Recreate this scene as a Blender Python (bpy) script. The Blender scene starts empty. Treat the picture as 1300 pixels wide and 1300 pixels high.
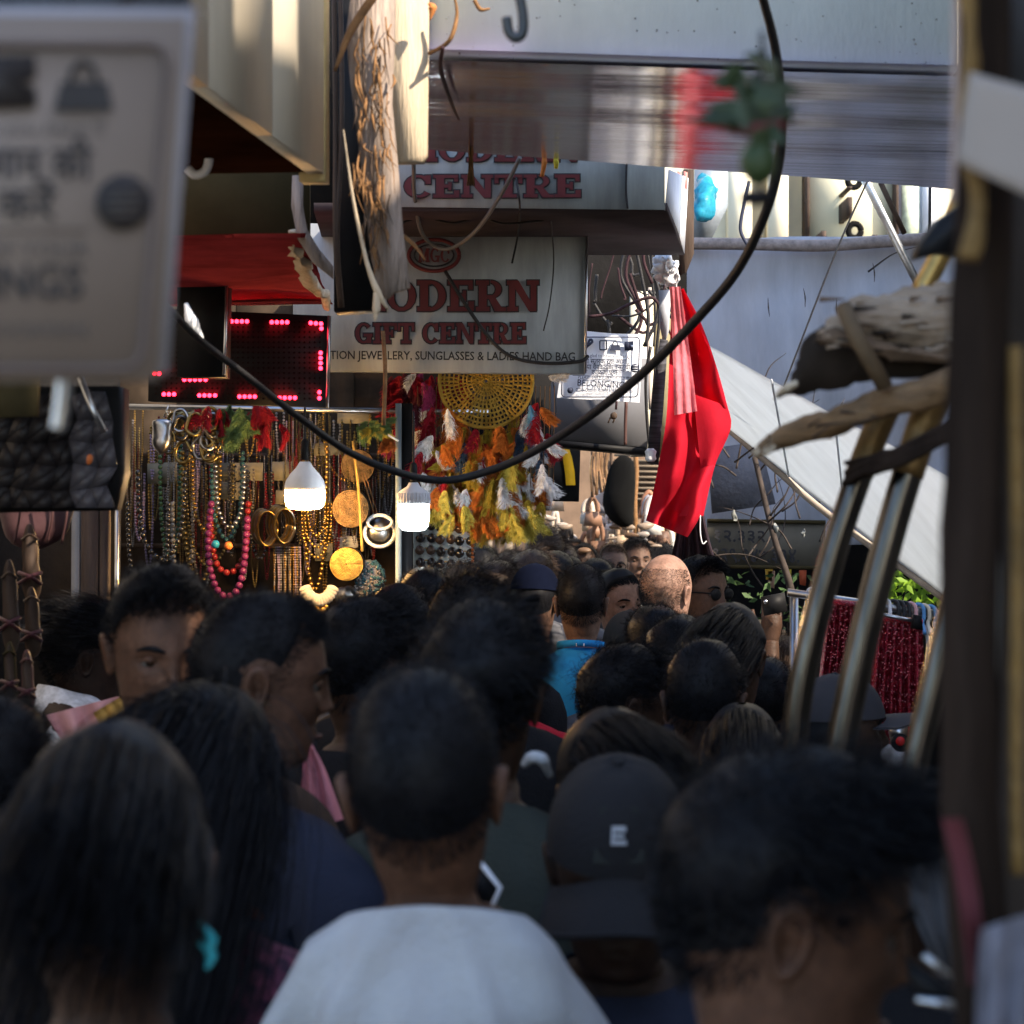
import bpy, math, random
import numpy as np
from mathutils import Vector, noise as mnoise
random.seed(7); RNG = np.random.default_rng(7)
SC = bpy.context.scene
# ---------------------------------------------------------------- camera, world, sun, exposure
F = 2932.0; EYE = 1.86                       # focal length in photo pixels (1300 px wide), eye height
cam = bpy.data.cameras.new('camera'); camo = bpy.data.objects.new('camera', cam); SC.collection.objects.link(camo)
camo.location = (0, 0, EYE); camo.rotation_euler = (math.radians(90), 0, 0)
cam.sensor_width = 36; cam.lens = 36*F/1300; cam.clip_start = .05; cam.clip_end = 2000
cam.dof.use_dof = True; cam.dof.focus_distance = 7.6; cam.dof.aperture_fstop = 7.5; cam.dof.aperture_blades = 0
SC.camera = camo
SUN = Vector((.62, -.48, .66)).normalized()
W = bpy.data.worlds.new('World'); SC.world = W; W.use_nodes = True
_n = W.node_tree.nodes; _sky = _n.new('ShaderNodeTexSky'); _sky.sky_type = 'NISHITA'; _sky.sun_disc = False
_sky.sun_elevation = math.asin(SUN.z); _sky.sun_rotation = math.atan2(SUN.x, SUN.y); _sky.dust_density = 1.0; _sky.ozone_density = 1.3
W.node_tree.links.new(_sky.outputs[0], _n['Background'].inputs[0]); _n['Background'].inputs[1].default_value = .15
sl = bpy.data.lights.new('sun', 'SUN'); sl.energy = 3.4; sl.angle = math.radians(.55); sl.color = (1, .86, .68)
so = bpy.data.objects.new('sun', sl); SC.collection.objects.link(so); so.location = (6, -5, 9)
so.rotation_euler = SUN.to_track_quat('Z', 'Y').to_euler()
SC.view_settings.view_transform = 'Standard'; SC.view_settings.look = 'None'; SC.view_settings.gamma = 1
SC.view_settings.exposure = 1.85; SC.view_settings.use_curve_mapping = False
SC.cycles.max_bounces = 8; SC.cycles.diffuse_bounces = 4; SC.cycles.glossy_bounces = 4; SC.cycles.transparent_max_bounces = 8
SC.cycles.use_denoising = True; SC.cycles.caustics_reflective = False; SC.cycles.caustics_refractive = False
SC.cycles.sample_clamp_indirect = 4

# ---------------------------------------------------------------- helpers
def P(u, v, d): return ((u-650)/F*d, d, EYE-(v-650)/F*d)    # a point seen at photo pixel (u, v), d metres down the lane
def px(n, d): return n*d/F
def srgb(r, g, b):
    f = lambda c: (c/255/12.92 if c <= 10 else ((c/255+.055)/1.055)**2.4)
    return (f(r), f(g), f(b))

MATS = {}
def mat(name, col, rough=.7, metal=0., var=.15, ns=8., bump=0., bs=60., stretch=None, spec=.22, trans=0., emit=None, es=1., sheen=0., col2=None, thr=(.4, .6), coat=0., sss=0., aniso=0.):
    """procedural principled material: two-tone noise colour, optional bump, translucency"""
    if name in MATS: return MATS[name]
    m = bpy.data.materials.new(name); m.use_nodes = True; t = m.node_tree; n = t.nodes; L = t.links
    b = n['Principled BSDF']; b.inputs['Roughness'].default_value = rough; b.inputs['Metallic'].default_value = metal
    b.inputs['Specular IOR Level'].default_value = spec
    if sheen: b.inputs['Sheen Weight'].default_value = sheen
    if coat: b.inputs['Coat Weight'].default_value = coat; b.inputs['Coat Roughness'].default_value = .15
    if sss:
        b.inputs['Subsurface Weight'].default_value = sss; b.inputs['Subsurface Radius'].default_value = (.01, .004, .002); b.inputs['Subsurface Scale'].default_value = 1
    if aniso: b.inputs['Anisotropic'].default_value = aniso
    tc = n.new('ShaderNodeTexCoord'); mp = n.new('ShaderNodeMapping'); L.new(tc.outputs['Object'], mp.inputs[0])
    if stretch: mp.inputs['Scale'].default_value = stretch
    nz = n.new('ShaderNodeTexNoise'); nz.inputs['Scale'].default_value = ns; nz.inputs['Detail'].default_value = 6; nz.inputs['Roughness'].default_value = .65
    L.new(mp.outputs[0], nz.inputs['Vector'])
    cr = n.new('ShaderNodeValToRGB'); L.new(nz.outputs['Fac'], cr.inputs[0])
    c2 = col2 or tuple(min(1, c*(1+var)) for c in col); c1 = col if col2 else tuple(c*(1-var) for c in col)
    cr.color_ramp.elements[0].position = thr[0]-.08; cr.color_ramp.elements[0].color = (*c1, 1)
    cr.color_ramp.elements[1].position = thr[1]+.08; cr.color_ramp.elements[1].color = (*c2, 1)
    L.new(cr.outputs[0], b.inputs['Base Color'])
    if bump:
        n2 = n.new('ShaderNodeTexNoise'); n2.inputs['Scale'].default_value = bs; n2.inputs['Detail'].default_value = 5
        L.new(mp.outputs[0], n2.inputs['Vector'])
        bp = n.new('ShaderNodeBump'); bp.inputs['Strength'].default_value = min(1, bump); bp.inputs['Distance'].default_value = .01*max(1, bump)
        L.new(n2.outputs['Fac'], bp.inputs['Height']); L.new(bp.outputs[0], b.inputs['Normal'])
    if emit: b.inputs['Emission Color'].default_value = (*emit, 1); b.inputs['Emission Strength'].default_value = es
    if trans:
        tr = n.new('ShaderNodeBsdfTranslucent'); L.new(cr.outputs[0], tr.inputs[0])
        mx = n.new('ShaderNodeMixShader'); mx.inputs[0].default_value = trans
        L.new(b.outputs[0], mx.inputs[1]); L.new(tr.outputs[0], mx.inputs[2]); L.new(mx.outputs[0], n['Material Output'].inputs[0])
    MATS[name] = m; return m

def raw(name, V, Fq, m, smooth=False):
    """mesh from arrays: Fq is an (n,4)/(n,3) int array or a list of index lists"""
    V = np.asarray(V, dtype=np.float32).reshape(-1, 3); me = bpy.data.meshes.new(name)
    if isinstance(Fq, np.ndarray):
        n, k = Fq.shape; flat = Fq.astype(np.int32).ravel(); st = np.arange(0, n*k, k, dtype=np.int32); tot = np.full(n, k, dtype=np.int32)
    else:
        tot = np.array([len(f) for f in Fq], dtype=np.int32); flat = np.array([i for f in Fq for i in f], dtype=np.int32)
        st = np.concatenate([[0], np.cumsum(tot)[:-1]]).astype(np.int32); n = len(tot)
    me.vertices.add(len(V)); me.vertices.foreach_set('co', V.ravel())
    me.loops.add(len(flat)); me.loops.foreach_set('vertex_index', flat)
    me.polygons.add(n); me.polygons.foreach_set('loop_start', st); me.polygons.foreach_set('loop_total', tot)
    if smooth: me.polygons.foreach_set('use_smooth', np.ones(n, dtype=bool))
    me.update(calc_edges=True); me.validate()
    if m: me.materials.append(m)
    return me

def link(name, me, parent=None):
    o = bpy.data.objects.new(name, me); SC.collection.objects.link(o)
    if parent: o.parent = parent
    return o

class G:
    """collects geometry, then links it as ONE mesh object"""
    def __init__(s): s.V = []; s.F = []; s.n = 0
    def add(s, V, Fq):
        V = np.asarray(V, dtype=float).reshape(-1, 3); s.V.append(V); s.F += [[i+s.n for i in f] for f in Fq]; s.n += len(V); return s
    def box(s, a, b):
        (x0, y0, z0), (x1, y1, z1) = a, b
        return s.add([(x0,y0,z0),(x1,y0,z0),(x1,y1,z0),(x0,y1,z0),(x0,y0,z1),(x1,y0,z1),(x1,y1,z1),(x0,y1,z1)],
                     [(3,2,1,0),(4,5,6,7),(0,1,5,4),(1,2,6,5),(2,3,7,6),(3,0,4,7)])
    def slab(s, pts, th):
        """polygon of world points extruded away from the camera (+Y)"""
        p = np.array(pts, float); n = len(p); q = p+np.array([0, th, 0])
        return s.add(np.vstack([p, q]), [list(range(n))[::-1], list(range(n, 2*n))]+[[i, (i+1) % n, n+(i+1) % n, n+i] for i in range(n)])
    def tube(s, pts, r, seg=8, sm=6, cap=True):
        V, Fq = tube_arr(pts, r, seg, sm); s.add(V, Fq.tolist() if isinstance(Fq, np.ndarray) else Fq)
        if cap: s.F += [[s.n-len(V)+i for i in range(seg)][::-1], [s.n-seg+i for i in range(seg)]]
        return s
    def ball(s, c, r, nu=8, nv=6, sc=(1, 1, 1)):
        V, Fq = ball_arr(nu, nv); return s.add(V*np.array(sc)*r+np.array(c), Fq)
    def lathe(s, prof, c, seg=16, axis='z'):
        """prof: (radius, height) from bottom to top"""
        V = []; k = len(prof)
        for (r, h) in prof:
            for j in range(seg):
                a = 2*math.pi*j/seg
                V.append((c[0]+r*math.cos(a), c[1]+r*math.sin(a), c[2]+h) if axis == 'z' else (c[0]+r*math.cos(a), c[1]-h, c[2]+r*math.sin(a)))
        return s.add(V, [[i*seg+j, i*seg+(j+1) % seg, (i+1)*seg+(j+1) % seg, (i+1)*seg+j] for i in range(k-1) for j in range(seg)]+[list(range(seg))[::-1], [(k-1)*seg+j for j in range(seg)]])
    def build(s, name, m, parent=None, smooth=False):
        V = np.vstack(s.V)
        if parent is not None and not is_local(parent): V = V-np.array(off(parent))
        return link(name, raw(name, V, s.F, m, smooth), parent)

def is_local(p):
    while p:
        if p.get('local'): return True
        p = p.parent
    return False
def off(p):
    v = Vector(p.location)
    while p.parent: p = p.parent; v = v+p.location
    return v
_balls = {}
def ball_arr(nu, nv):
    if (nu, nv) not in _balls:
        V = [(0, 0, -1)]+[(math.sin(math.pi*i/nv)*math.cos(2*math.pi*j/nu), math.sin(math.pi*i/nv)*math.sin(2*math.pi*j/nu), -math.cos(math.pi*i/nv)) for i in range(1, nv) for j in range(nu)]+[(0, 0, 1)]
        Fq = [[0, 1+(j+1) % nu, 1+j] for j in range(nu)]
        for i in range(nv-2):
            for j in range(nu): Fq.append([1+i*nu+j, 1+i*nu+(j+1) % nu, 1+(i+1)*nu+(j+1) % nu, 1+(i+1)*nu+j])
        e = len(V)-1; Fq += [[e, 1+(nv-2)*nu+j, 1+(nv-2)*nu+(j+1) % nu] for j in range(nu)]
        _balls[(nu, nv)] = (np.array(V), Fq)
    return _balls[(nu, nv)]
def spline(pts, sm):
    p = np.array(pts, float)
    if sm <= 1 or len(p) < 3: return p
    q = np.vstack([2*p[0]-p[1], p, 2*p[-1]-p[-2]]); out = []
    for i in range(1, len(q)-2):
        for k in range(sm):
            t = k/sm; a, b, c, d = q[i-1:i+3]
            out.append(.5*(2*b+(c-a)*t+(2*a-5*b+4*c-d)*t*t+(3*b-a-3*c+d)*t**3))
    out.append(p[-1]); return np.array(out)
def tube_arr(pts, r, seg=8, sm=6):
    p = spline(pts, sm); n = len(p); r = np.interp(np.linspace(0, 1, n), np.linspace(0, 1, np.size(r)), np.atleast_1d(r)) if np.size(r) > 1 else np.full(n, float(r))
    t = np.gradient(p, axis=0); t /= np.linalg.norm(t, axis=1)[:, None]+1e-9
    up = np.array([0, 0, 1.]) if abs(t[0][2]) < .9 else np.array([0, 1., 0]); V = np.zeros((n, seg, 3)); u = np.cross(t[0], up)
    ang = 2*np.pi*np.arange(seg)/seg
    for i in range(n):
        u = u-t[i]*np.dot(u, t[i]); u /= np.linalg.norm(u)+1e-9; w = np.cross(t[i], u)
        V[i] = p[i]+r[i]*(np.cos(ang)[:, None]*u+np.sin(ang)[:, None]*w)
    I = np.arange(n-1)[:, None]*seg; J = np.arange(seg)[None]; K = (J+1) % seg
    return V.reshape(-1, 3), np.stack([I+J, I+K, I+seg+K, I+seg+J], -1).reshape(-1, 4)

LABELS = []
def tag(o, label, cat, group=None, kind=None):
    o['label'] = label; o['category'] = cat
    if group: o['group'] = group
    if kind: o['kind'] = kind
    LABELS.append(label); return o
def thing(name, label, cat, loc, group=None):
    o = bpy.data.objects.new(name, None); SC.collection.objects.link(o); o.location = loc; o.empty_display_size = .1
    return tag(o, label, cat, group)
def poly(name, uv, d, th, m, parent=None):
    """a board with the outline uv (photo pixels) standing at distance d (one or one per corner), th metres thick"""
    ds = d if isinstance(d, (list, tuple)) else [d]*len(uv)
    return G().slab([P(u, v, k) for (u, v), k in zip(uv, ds)], th).build(name, m, parent)
def pipe(name, uvd, r, m, parent=None, seg=8, sm=6):
    return G().tube([P(*q) for q in uvd], r, seg, sm).build(name, m, parent, True)
def text(name, s, u, v, d, h, m, parent, w=None, rot=0., bold=0., th=.0015, skew=0.):
    """lettering: left/baseline at pixel (u, v), cap height h px, optional width w px"""
    c = bpy.data.curves.new(name, 'FONT'); c.body = s; c.extrude = 0; c.offset = bold; c.resolution_u = 2
    o = bpy.data.objects.new(name, c); SC.collection.objects.link(o); dg = bpy.context.evaluated_depsgraph_get(); dg.update()
    me = bpy.data.meshes.new_from_object(o.evaluated_get(dg)); bpy.data.objects.remove(o); bpy.data.curves.remove(c)
    n = len(me.vertices); co = np.zeros(n*3); me.vertices.foreach_get('co', co); co = co.reshape(-1, 3); bpy.data.meshes.remove
    if n == 0: return None
    X = co[:, 0]-co[:, 0].min(); Y = co[:, 1]; sc = h/.69; X = X*(w/max(X.max(), 1e-6) if w else sc); Y = Y*sc
    X = X+skew*Y; cr, sr = math.cos(math.radians(rot)), math.sin(math.radians(rot)); U = u+X*cr-Y*sr; Vv = v-X*sr-Y*cr
    pts = np.stack([(U-650)/F*d, np.full(n, d), EYE-(Vv-650)/F*d], -1)
    g = G(); g.add(pts, [list(p.vertices) for p in me.polygons]); bpy.data.meshes.remove(me)
    return g.build(name, m, parent)
def wobble(o, amp, sc=6., seed=0., axes=(1, 1, 1)):
    me = o.data; n = len(me.vertices); co = np.zeros(n*3); me.vertices.foreach_get('co', co); co = co.reshape(-1, 3)
    d = np.array([mnoise.noise_vector(Vector(c)*sc+Vector((seed, seed*2, 0))) for c in co]); me.vertices.foreach_set('co', (co+d*amp*np.array(axes)).ravel()); me.update(); return o
def cloth(name, grid, th, m, parent=None, res=(14, 14), amp=.01, sc=7., seed=1., fold=None):
    """bilinear patch of four corner points (tl, tr, br, bl) with folds, given a real thickness"""
    tl, tr, br, bl = [np.array(p, float) for p in grid]; nu, nv = res; V = []
    for j in range(nv+1):
        for i in range(nu+1):
            s, t = i/nu, j/nv; p = (1-t)*((1-s)*tl+s*tr)+t*((1-s)*bl+s*br)
            q = mnoise.noise_vector(Vector(p)*sc+Vector((seed, 0, seed))); f = fold(s, t) if fold else 0
            V.append(p+np.array([q.x*.4*amp, q.y*amp+f, q.z*.4*amp]))
    V = np.array(V); n = len(V); W2 = nu+1; Q = [[j*W2+i, (j+1)*W2+i, (j+1)*W2+i+1, j*W2+i+1] for j in range(nv) for i in range(nu)]
    B = [[n+k for k in f[::-1]] for f in Q]
    rim = [j*W2 for j in range(nv)]+[nv*W2+i for i in range(nu)]+[j*W2+nu for j in range(nv, 0, -1)]+[i for i in range(nu, 0, -1)]
    R = [[rim[k], n+rim[k], n+rim[(k+1) % len(rim)], rim[(k+1) % len(rim)]] for k in range(len(rim))]
    return G().add(np.vstack([V, V+np.array([0, th, 0])]), Q+B+R).build(name, m, parent, True)
# ---------------------------------------------------------------- palette
M = {}
M['hair'] = mat('hair', (.0068, .0068, .0082), .5, var=.4, ns=30, spec=.09)
M['hairb'] = mat('hair_brown_and_sunlit', (.045, .026, .016), .5, var=.4, ns=30, spec=.2)  # real brown hair, and the sun's warmth put into hair colour
M['hairl'] = mat('hair_blond', (.24, .15, .075), .5, var=.3, ns=30)
M['black'] = mat('black_plastic', (.01, .01, .011), .5, var=.2, spec=.1)
M['rubber'] = mat('cable_rubber', (.018, .017, .018), .5, var=.25, ns=40, bump=.2, bs=200)
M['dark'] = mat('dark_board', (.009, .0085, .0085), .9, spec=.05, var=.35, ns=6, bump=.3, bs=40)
M['brown'] = mat('dark_wood', (.05, .033, .024), .7, var=.4, ns=6, stretch=(6, 6, .6), bump=.4, bs=20)
M['steel'] = mat('steel', (.42, .43, .45), .32, 1., var=.2, ns=20)
M['chrome'] = mat('chrome', (.03, .028, .027), .2, 1., ns=7, stretch=(5, 5, .5), col2=(.11, .1, .09))
M['wood'] = mat('pale_wood', (.47, .38, .27), .75, var=.2, ns=5, stretch=(9, 9, .7), bump=.5, bs=25)
M['veneer'] = mat('torn_veneer', (.25, .2, .17), .8, var=.45, ns=6, stretch=(7, 7, .9), bump=.7, bs=22)
M['fibre'] = mat('wood_fibre', (.2, .105, .045), .9, var=.4, ns=30)
M['bamboo'] = mat('bamboo', (.15, .09, .045), .6, var=.4, ns=8, stretch=(2, 2, 9), bump=.5, bs=30)
M['fascia'] = mat('cream_panel', (.62, .55, .44), .55, var=.1, ns=5, stretch=(1, 1, .3), bump=.1, bs=20)
M['board'] = mat('pale_blue_panel', (.70, .8, .83), .5, var=.07, ns=7, stretch=(1, 1, .35), bump=.1, bs=90)
M['speck'] = mat('panel_speck', (.16, .17, .17), .8)
M['sign'] = mat('grey_flex', (.31, .33, .345), .5, var=.26, ns=4, stretch=(2.5, 1, .5), bump=.12, bs=14)
M['sign2'] = mat('grey_flex_upper', (.28, .33, .36), .55, var=.26, ns=4, stretch=(2.5, 1, .5), bump=.12, bs=14)
M['red_let'] = mat('red_letter', (.1, .018, .02), .6, var=.2)
M['ink'] = mat('black_ink', (.02, .02, .024), .6)
M['navyink'] = mat('navy_ink', (.03, .035, .06), .6)
M['soffit'] = mat('glossy_soffit', (.21, .15, .27), .1, var=.45, ns=3.5, stretch=(.4, 5, 1), bump=.55, bs=5, spec=1., coat=1.)
M['paper'] = mat('laminated_poster', (.66, .68, .74), .35, var=.05, ns=5, spec=.5)
M['paperw'] = mat('aged_poster', (.17, .137, .115), .4, var=.08, ns=5)
M['greytarp'] = mat('grey_tarp', (.46, .46, .5), .8, var=.14, ns=2.5, stretch=(3, 1, .6), bump=.5, bs=9, trans=.25)
M['tarp'] = mat('white_tarp', (.6, .635, .67), .6, var=.06, ns=4, stretch=(1, 4, 1), bump=.25, bs=12, trans=.6)
M['red'] = mat('red_cloth', (.6, .012, .035), .8, var=.12, ns=7, bump=.2, bs=30, trans=.5)
M['pink'] = mat('pink_gauze', (.7, .2, .24), .85, var=.15, ns=25, bump=.4, bs=60, trans=.4)
M['maroon'] = mat('maroon_cloth', (.03, .013, .016), .8, var=.5, ns=5, stretch=(8, 8, 1), bump=.3)
M['white'] = mat('white_plastic', (.7, .71, .74), .4, var=.1)
M['cream'] = mat('cream_wall', (.74, .68, .52), .7, var=.07, ns=4)
M['yellow'] = mat('yellow_panel', (.78, .72, .5), .7, var=.05, ns=4)
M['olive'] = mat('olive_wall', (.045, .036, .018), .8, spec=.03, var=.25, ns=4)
M['glowsheet'] = mat('led_glow_sheet', (.27, .036, .042), .5, var=.3, ns=6, bump=.4, bs=8, spec=0)  # pale sheet; the red glow of the LEDs is put into its colour
M['led'] = mat('led_on', (.4, .0, .01), .4, emit=(1, .012, .03), es=6)
M['ledoff'] = mat('led_off', (.012, .006, .006), .8, spec=.05)
M['gold'] = mat('gold_metal', (.34, .21, .06), .34, 1., var=.3, ns=30)
M['leaf'] = mat('leaf', (.05, .09, .03), .6, var=.5, ns=20, trans=.25)
M['twig'] = mat('twig', (.045, .035, .03), .9, var=.4, ns=20)
M['floor'] = mat('lane_stone', (.12, .11, .1), .8, var=.35, ns=3, bump=.4, bs=8)
M['wall'] = mat('plaster_wall', (.36, .32, .27), .85, var=.2, ns=2, bump=.3, bs=20)
M['blue'] = mat('blue_polythene', (.03, .3, .44), .3, var=.3, ns=30, bump=.5, bs=25, trans=.3)
M['post'] = mat('old_post', (.018, .012, .009), .9, spec=.06, var=.5, ns=5, stretch=(4, 4, .7), bump=.5, bs=14)
M['rope'] = mat('gold_rope', (.16, .095, .03), .7, var=.4, ns=14, bump=.8, bs=70)

# ---------------------------------------------------------------- the large structure
g = G().box((-60, -40, -.3), (60, 120, 0)); o = g.build('ground', M['floor']); o['kind'] = 'structure'
def paving():
    g = G()
    for j in range(-4, 26):
        for i in range(-4, 5):
            x = i*.62+(.31 if j % 2 else 0); g.box((x-.3, j*.62-.3, .004), (x+.3, j*.62+.3, .012+.004*random.random()))
    o = g.build('paving', M['floor']); o['kind'] = 'stuff'; return o
paving()
def building(name, lab, x0, x1, y0, y1, h, m, wins, face):
    t = thing(name, lab, 'building', (x0, y0, 0)); G().box((x0, y0, 0), (x1, y1, h)).build('wall', m, t)
    G().box((x0-.02, y0+.004, h+.001), (x1+.06, y1-.004, h+.08)).build('roof', M['wall'], t)
    fx, s = (x0, -1) if face < 0 else (x1, 1)
    for (y, z, w, hh) in wins:
        f = G().box((fx-.04, y, z), (fx+.04, y+w, z+hh)).build('window', M['brown'], t)
        G().box((fx+s*.042-.003, y+.06, z+.06), (fx+s*.042+.003, y+w-.06, z+hh-.06)).build('pane', M['black'], f)
    return t
for k, (y0, y1, h, lab) in enumerate(((-1.6, 1.49, 5.25, 'unseen tall block on the right nearest the camera, added to shade the lane'), (1.49, 1.65, 3.9, 'unseen low block on the right, a gap letting sun onto one cheek'), (1.65, 1.70, 5.25, 'unseen narrow tall block beside the sun gap on the right'), (1.70, 2.38, 4.95, 'unseen lower block on the right, sized for the sun patch on the cream sign box'), (2.38, 2.62, 5.25, 'unseen slim tall block on the right, added to bound the sun patch'), (2.62, 3.15, 4.6, 'unseen block in the near right row, lowered to let sun onto the pale board'), (3.15, 5.75, 5.0, 'unseen block at the far end of the near right row, added to shade the gift shop sign'))):  # unseen blocks, their heights and gaps shaped to cast shade and sun patches
    building('sun_blocker', lab, 1.85+.003*k, 2.35 if k == 6 else 2.0, y0, y1, h, M['wall'], [(y0+.05, 3, .2, 1.1)] if y1-y0 > .3 else [], -1)
building('low_sun_blocker', 'unseen low block on the right, kept low so sun reaches the awning', 1.95, 5, 5.8, 8.2, 2.0, M['wall'], [(6.3, .9, 1, .8)], -1)  # unseen block out of frame, its height set by the shade it casts
building('tarp_sun_blocker', 'unseen tall block behind the old post on the right, added to shade the grey tarp', 1.97, 5, 8.4, 9.8, 4.6, M['wall'], [(8.8, 2, .8, 1)], -1)  # unseen block added to keep the sun off the grey tarp
building('stall_building', 'dark shop building along the left behind the jewellery stall', -6, -1.75, 2.2, 9.5, 3.3, M['wall'], [(3, 2.2, .8, .8)], 1)

# far sunlit building behind the grey tarp
t = thing('far_building', 'pale sunlit building with yellow panel seen above the grey tarp', 'building', (3, 15.2, 0))
G().box((-6, 15.2, 0), (9, 18, 9)).build('wall', M['cream'], t)
poly('panel', [(1028, 150), (1136, 150), (1136, 330), (1028, 330)], 15.0, .15, M['yellow'], t)
for u in (1023, 1136): poly('batten', [(u, 150), (u+5, 150), (u+5, 330), (u, 330)], 14.9, .2, M['brown'], t)
for u, w in ((925, 30), (975, 26), (1172, 20)): poly('pilaster', [(u, 150), (u+w, 150), (u+w, 330), (u, 330)], 14.95, .2, M['white'] if u > 1100 else M['cream'], t)
wf = poly('window', [(1141, 200), (1171, 200), (1171, 330), (1141, 330)], 15.0, .12, M['white'], t)
poly('pane', [(1145, 205), (1167, 205), (1167, 325), (1145, 325)], 14.97, .01, mat('bright_pane', (.5, .56, .42), .3, var=.5, ns=9), wf)
for (u, v, h) in ((1081, 238, 3), (1081, 262, 24), (1048, 300, 14), (1113, 303, 10)):
    poly('raised_letter', [(u-5, v-h/2), (u+1, v-h/2), (u+1, v+h/2), (u-5, v+h/2)], 14.6, .4, M['brown'], t)
for (u, v) in ((1084, 229), (1085, 293)):
    G().tube([P(u+8*math.cos(a), v+9*math.sin(a), 14.75) for a in np.linspace(0, 6.283, 18)], .02, 8, 1).build('raised_letter', M['dark'], t, True)
o = poly('metal_sheet', [(882, 215), (924, 215), (924, 262), (900, 310), (880, 310)], 12.5, .03, mat('zinc', (.3, .34, .38), .45, .6, var=.4, ns=5)); tag(o, 'dull blue grey metal sheet between the sign box and the cream wall', 'metal sheet')
o = pipe('blue_bag', [(890, 222, 8.2), (897, 240, 8.15), (893, 262, 8.1), (890, 279, 8.1)], [.012, .034, .04, .022], M['blue'], seg=10); wobble(o, .022, 25)
tag(o, 'crumpled blue polythene bag tied beside the sign box', 'plastic bag')

# grey tarp wall + hem
o = cloth('grey_tarp', [P(868, 306, 10), P(1225, 296, 10), P(1225, 690, 9.9), P(868, 690, 9.9)], .02, M['greytarp'], res=(34, 30), amp=.07, sc=2.2, fold=lambda s, t: .03*math.sin(s*23+2.5*t+math.sin(t*7))*min(1, t*3)+.03*math.sin(t*34+s*5)*math.exp(-t*9))
o['kind'] = 'structure'; del o['kind']; tag(o, 'grey tarpaulin hung like a wall behind the white awning', 'tarpaulin')
h = pipe('hem', [(866, 309, 9.94), (950, 310, 9.93), (1040, 312, 9.94), (1120, 307, 9.93), (1225, 300, 9.94)], .026, mat('hem', (.26, .21, .19), .9, var=.3, ns=30, bump=.4), None)
h.parent = o
for k, (u, v) in enumerate(((1020, 372), (1062, 385), (975, 384), (1108, 340))):
    q = pipe('tear', [(u, v-6, 9.9), (u+random.uniform(-4, 4), v+6, 9.9), (u+2, v+18, 9.9)], [.001, .003, .001], M['brown'], None); q.parent = o

# white awning
o = cloth('awning', [P(890, 433, 7.9), P(1215, 612, 7.0), P(1215, 772, 7.8), P(920, 541, 8.8)], .006, M['tarp'], res=(30, 16), amp=.01, sc=3, fold=lambda s, t: .005*math.sin(t*26+s*4))
tag(o, 'white tarpaulin awning sloping down to the right over the clothes rack', 'awning')
h = pipe('hem', [(920, 541, 8.79), (985, 596, 8.56), (1050, 652, 8.35), (1215, 772, 7.79)], .013, mat('hem2', (.3, .25, .2), .8, var=.3), None); h.parent = o
for s in (.3, .55):
    a, b = np.array(P(890, 433, 7.88)), np.array(P(1215, 612, 6.98)); c, e = np.array(P(920, 541, 8.78)), np.array(P(1215, 772, 7.78))
    q = G().tube([a*(1-s)+b*s, c*(1-s)+e*s], .004, 5, 1).build('seam', M['tarp'], None); q.parent = o
o = pipe('support_pole', [(1098, 228, 8.6), (1168, 366, 8.9), (1235, 498, 9.2)], .016, M['steel'], sm=1, seg=12); tag(o, 'slanting grey metal pole in front of the tarp top', 'pole')
o = pipe('stick', [(1118, 232, 9.2), (1148, 296, 9.3)], .011, M['brown'], sm=1); tag(o, 'short brown wooden stick leaning beside the metal pole', 'stick')
o = pipe('wire', [(1108, 215, 8.3), (1062, 318, 8.3), (1000, 478, 8.3), (990, 505, 8.3)], .0035, M['rubber']); tag(o, 'thin dark wire running diagonally across the grey tarp', 'wire')
o = pipe('wire', [(951, 230, 8), (944, 262, 8), (940, 290, 8), (946, 306, 8), (955, 318, 8)], .006, M['navyink']); tag(o, 'short frayed black wire dangling before the tarp hem', 'wire')
o = pipe('wire', [(1181, 200, 9), (1180, 310, 9)], .006, M['rubber']); tag(o, 'thin vertical wire at the right end of the bright window', 'wire')

# ---------------------------------------------------------------- overhead signs
t = thing('canopy_box', 'wide pale blue panel with glossy dark underside spanning the top of the lane', 'canopy', P(880, 70, 4.6))
zl, zr = P(543, 68, 4.6)[2], P(1212, 90, 4.6)[2]; xl, xr = P(543, 0, 4.6)[0], P(1214, 0, 4.6)[0]
G().add([(xl, 4.6, zl), (xr, 4.6, zr), (xr, 4.6, zr+1.1), (xl, 4.6, zl+1.1), (xl, 4.66, zl), (xr, 4.66, zr), (xr, 4.66, zr+1.1), (xl, 4.66, zl+1.1)], [(0,1,2,3),(7,6,5,4),(0,4,5,1),(1,5,6,2),(2,6,7,3),(3,7,4,0)]).build('front_panel', M['board'], t)
dl, dr = 5.76, 6.22; x2, x3 = P(543, 0, dl)[0], P(1216, 0, dr)[0]; V = []; nx, ny = 30, 16
for j in range(ny+1):
    for i in range(nx+1):
        a, b = i/nx, j/ny; p = (1-b)*((1-a)*np.array([xl-.02, 4.57, zl])+a*np.array([xr, 4.57, zr]))+b*((1-a)*np.array([x2-.02, dl, zl])+a*np.array([x3, dr, zr]))
        V.append(p+np.array([0, 0, .004+.007*mnoise.noise(Vector((p[0]*1.1, p[1]*5, 3)))-(.008 if j == 0 else 0)]))
V = np.array(V); Q = [[j*(nx+1)+i, j*(nx+1)+i+1, (j+1)*(nx+1)+i+1, (j+1)*(nx+1)+i] for j in range(ny) for i in range(nx)]; n = len(V)
G().add(np.vstack([V-np.array([0, 0, .012]), V+np.array([0, 0, .01])]), Q+[[n+k for k in f[::-1]] for f in Q]).build('underside', M['soffit'], t, True)
G().box((xl, 4.662, max(zl, zr)+.03), (xr, 4.9, zl+1.1)).build('frame', M['brown'], t)
sp = G()
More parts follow.
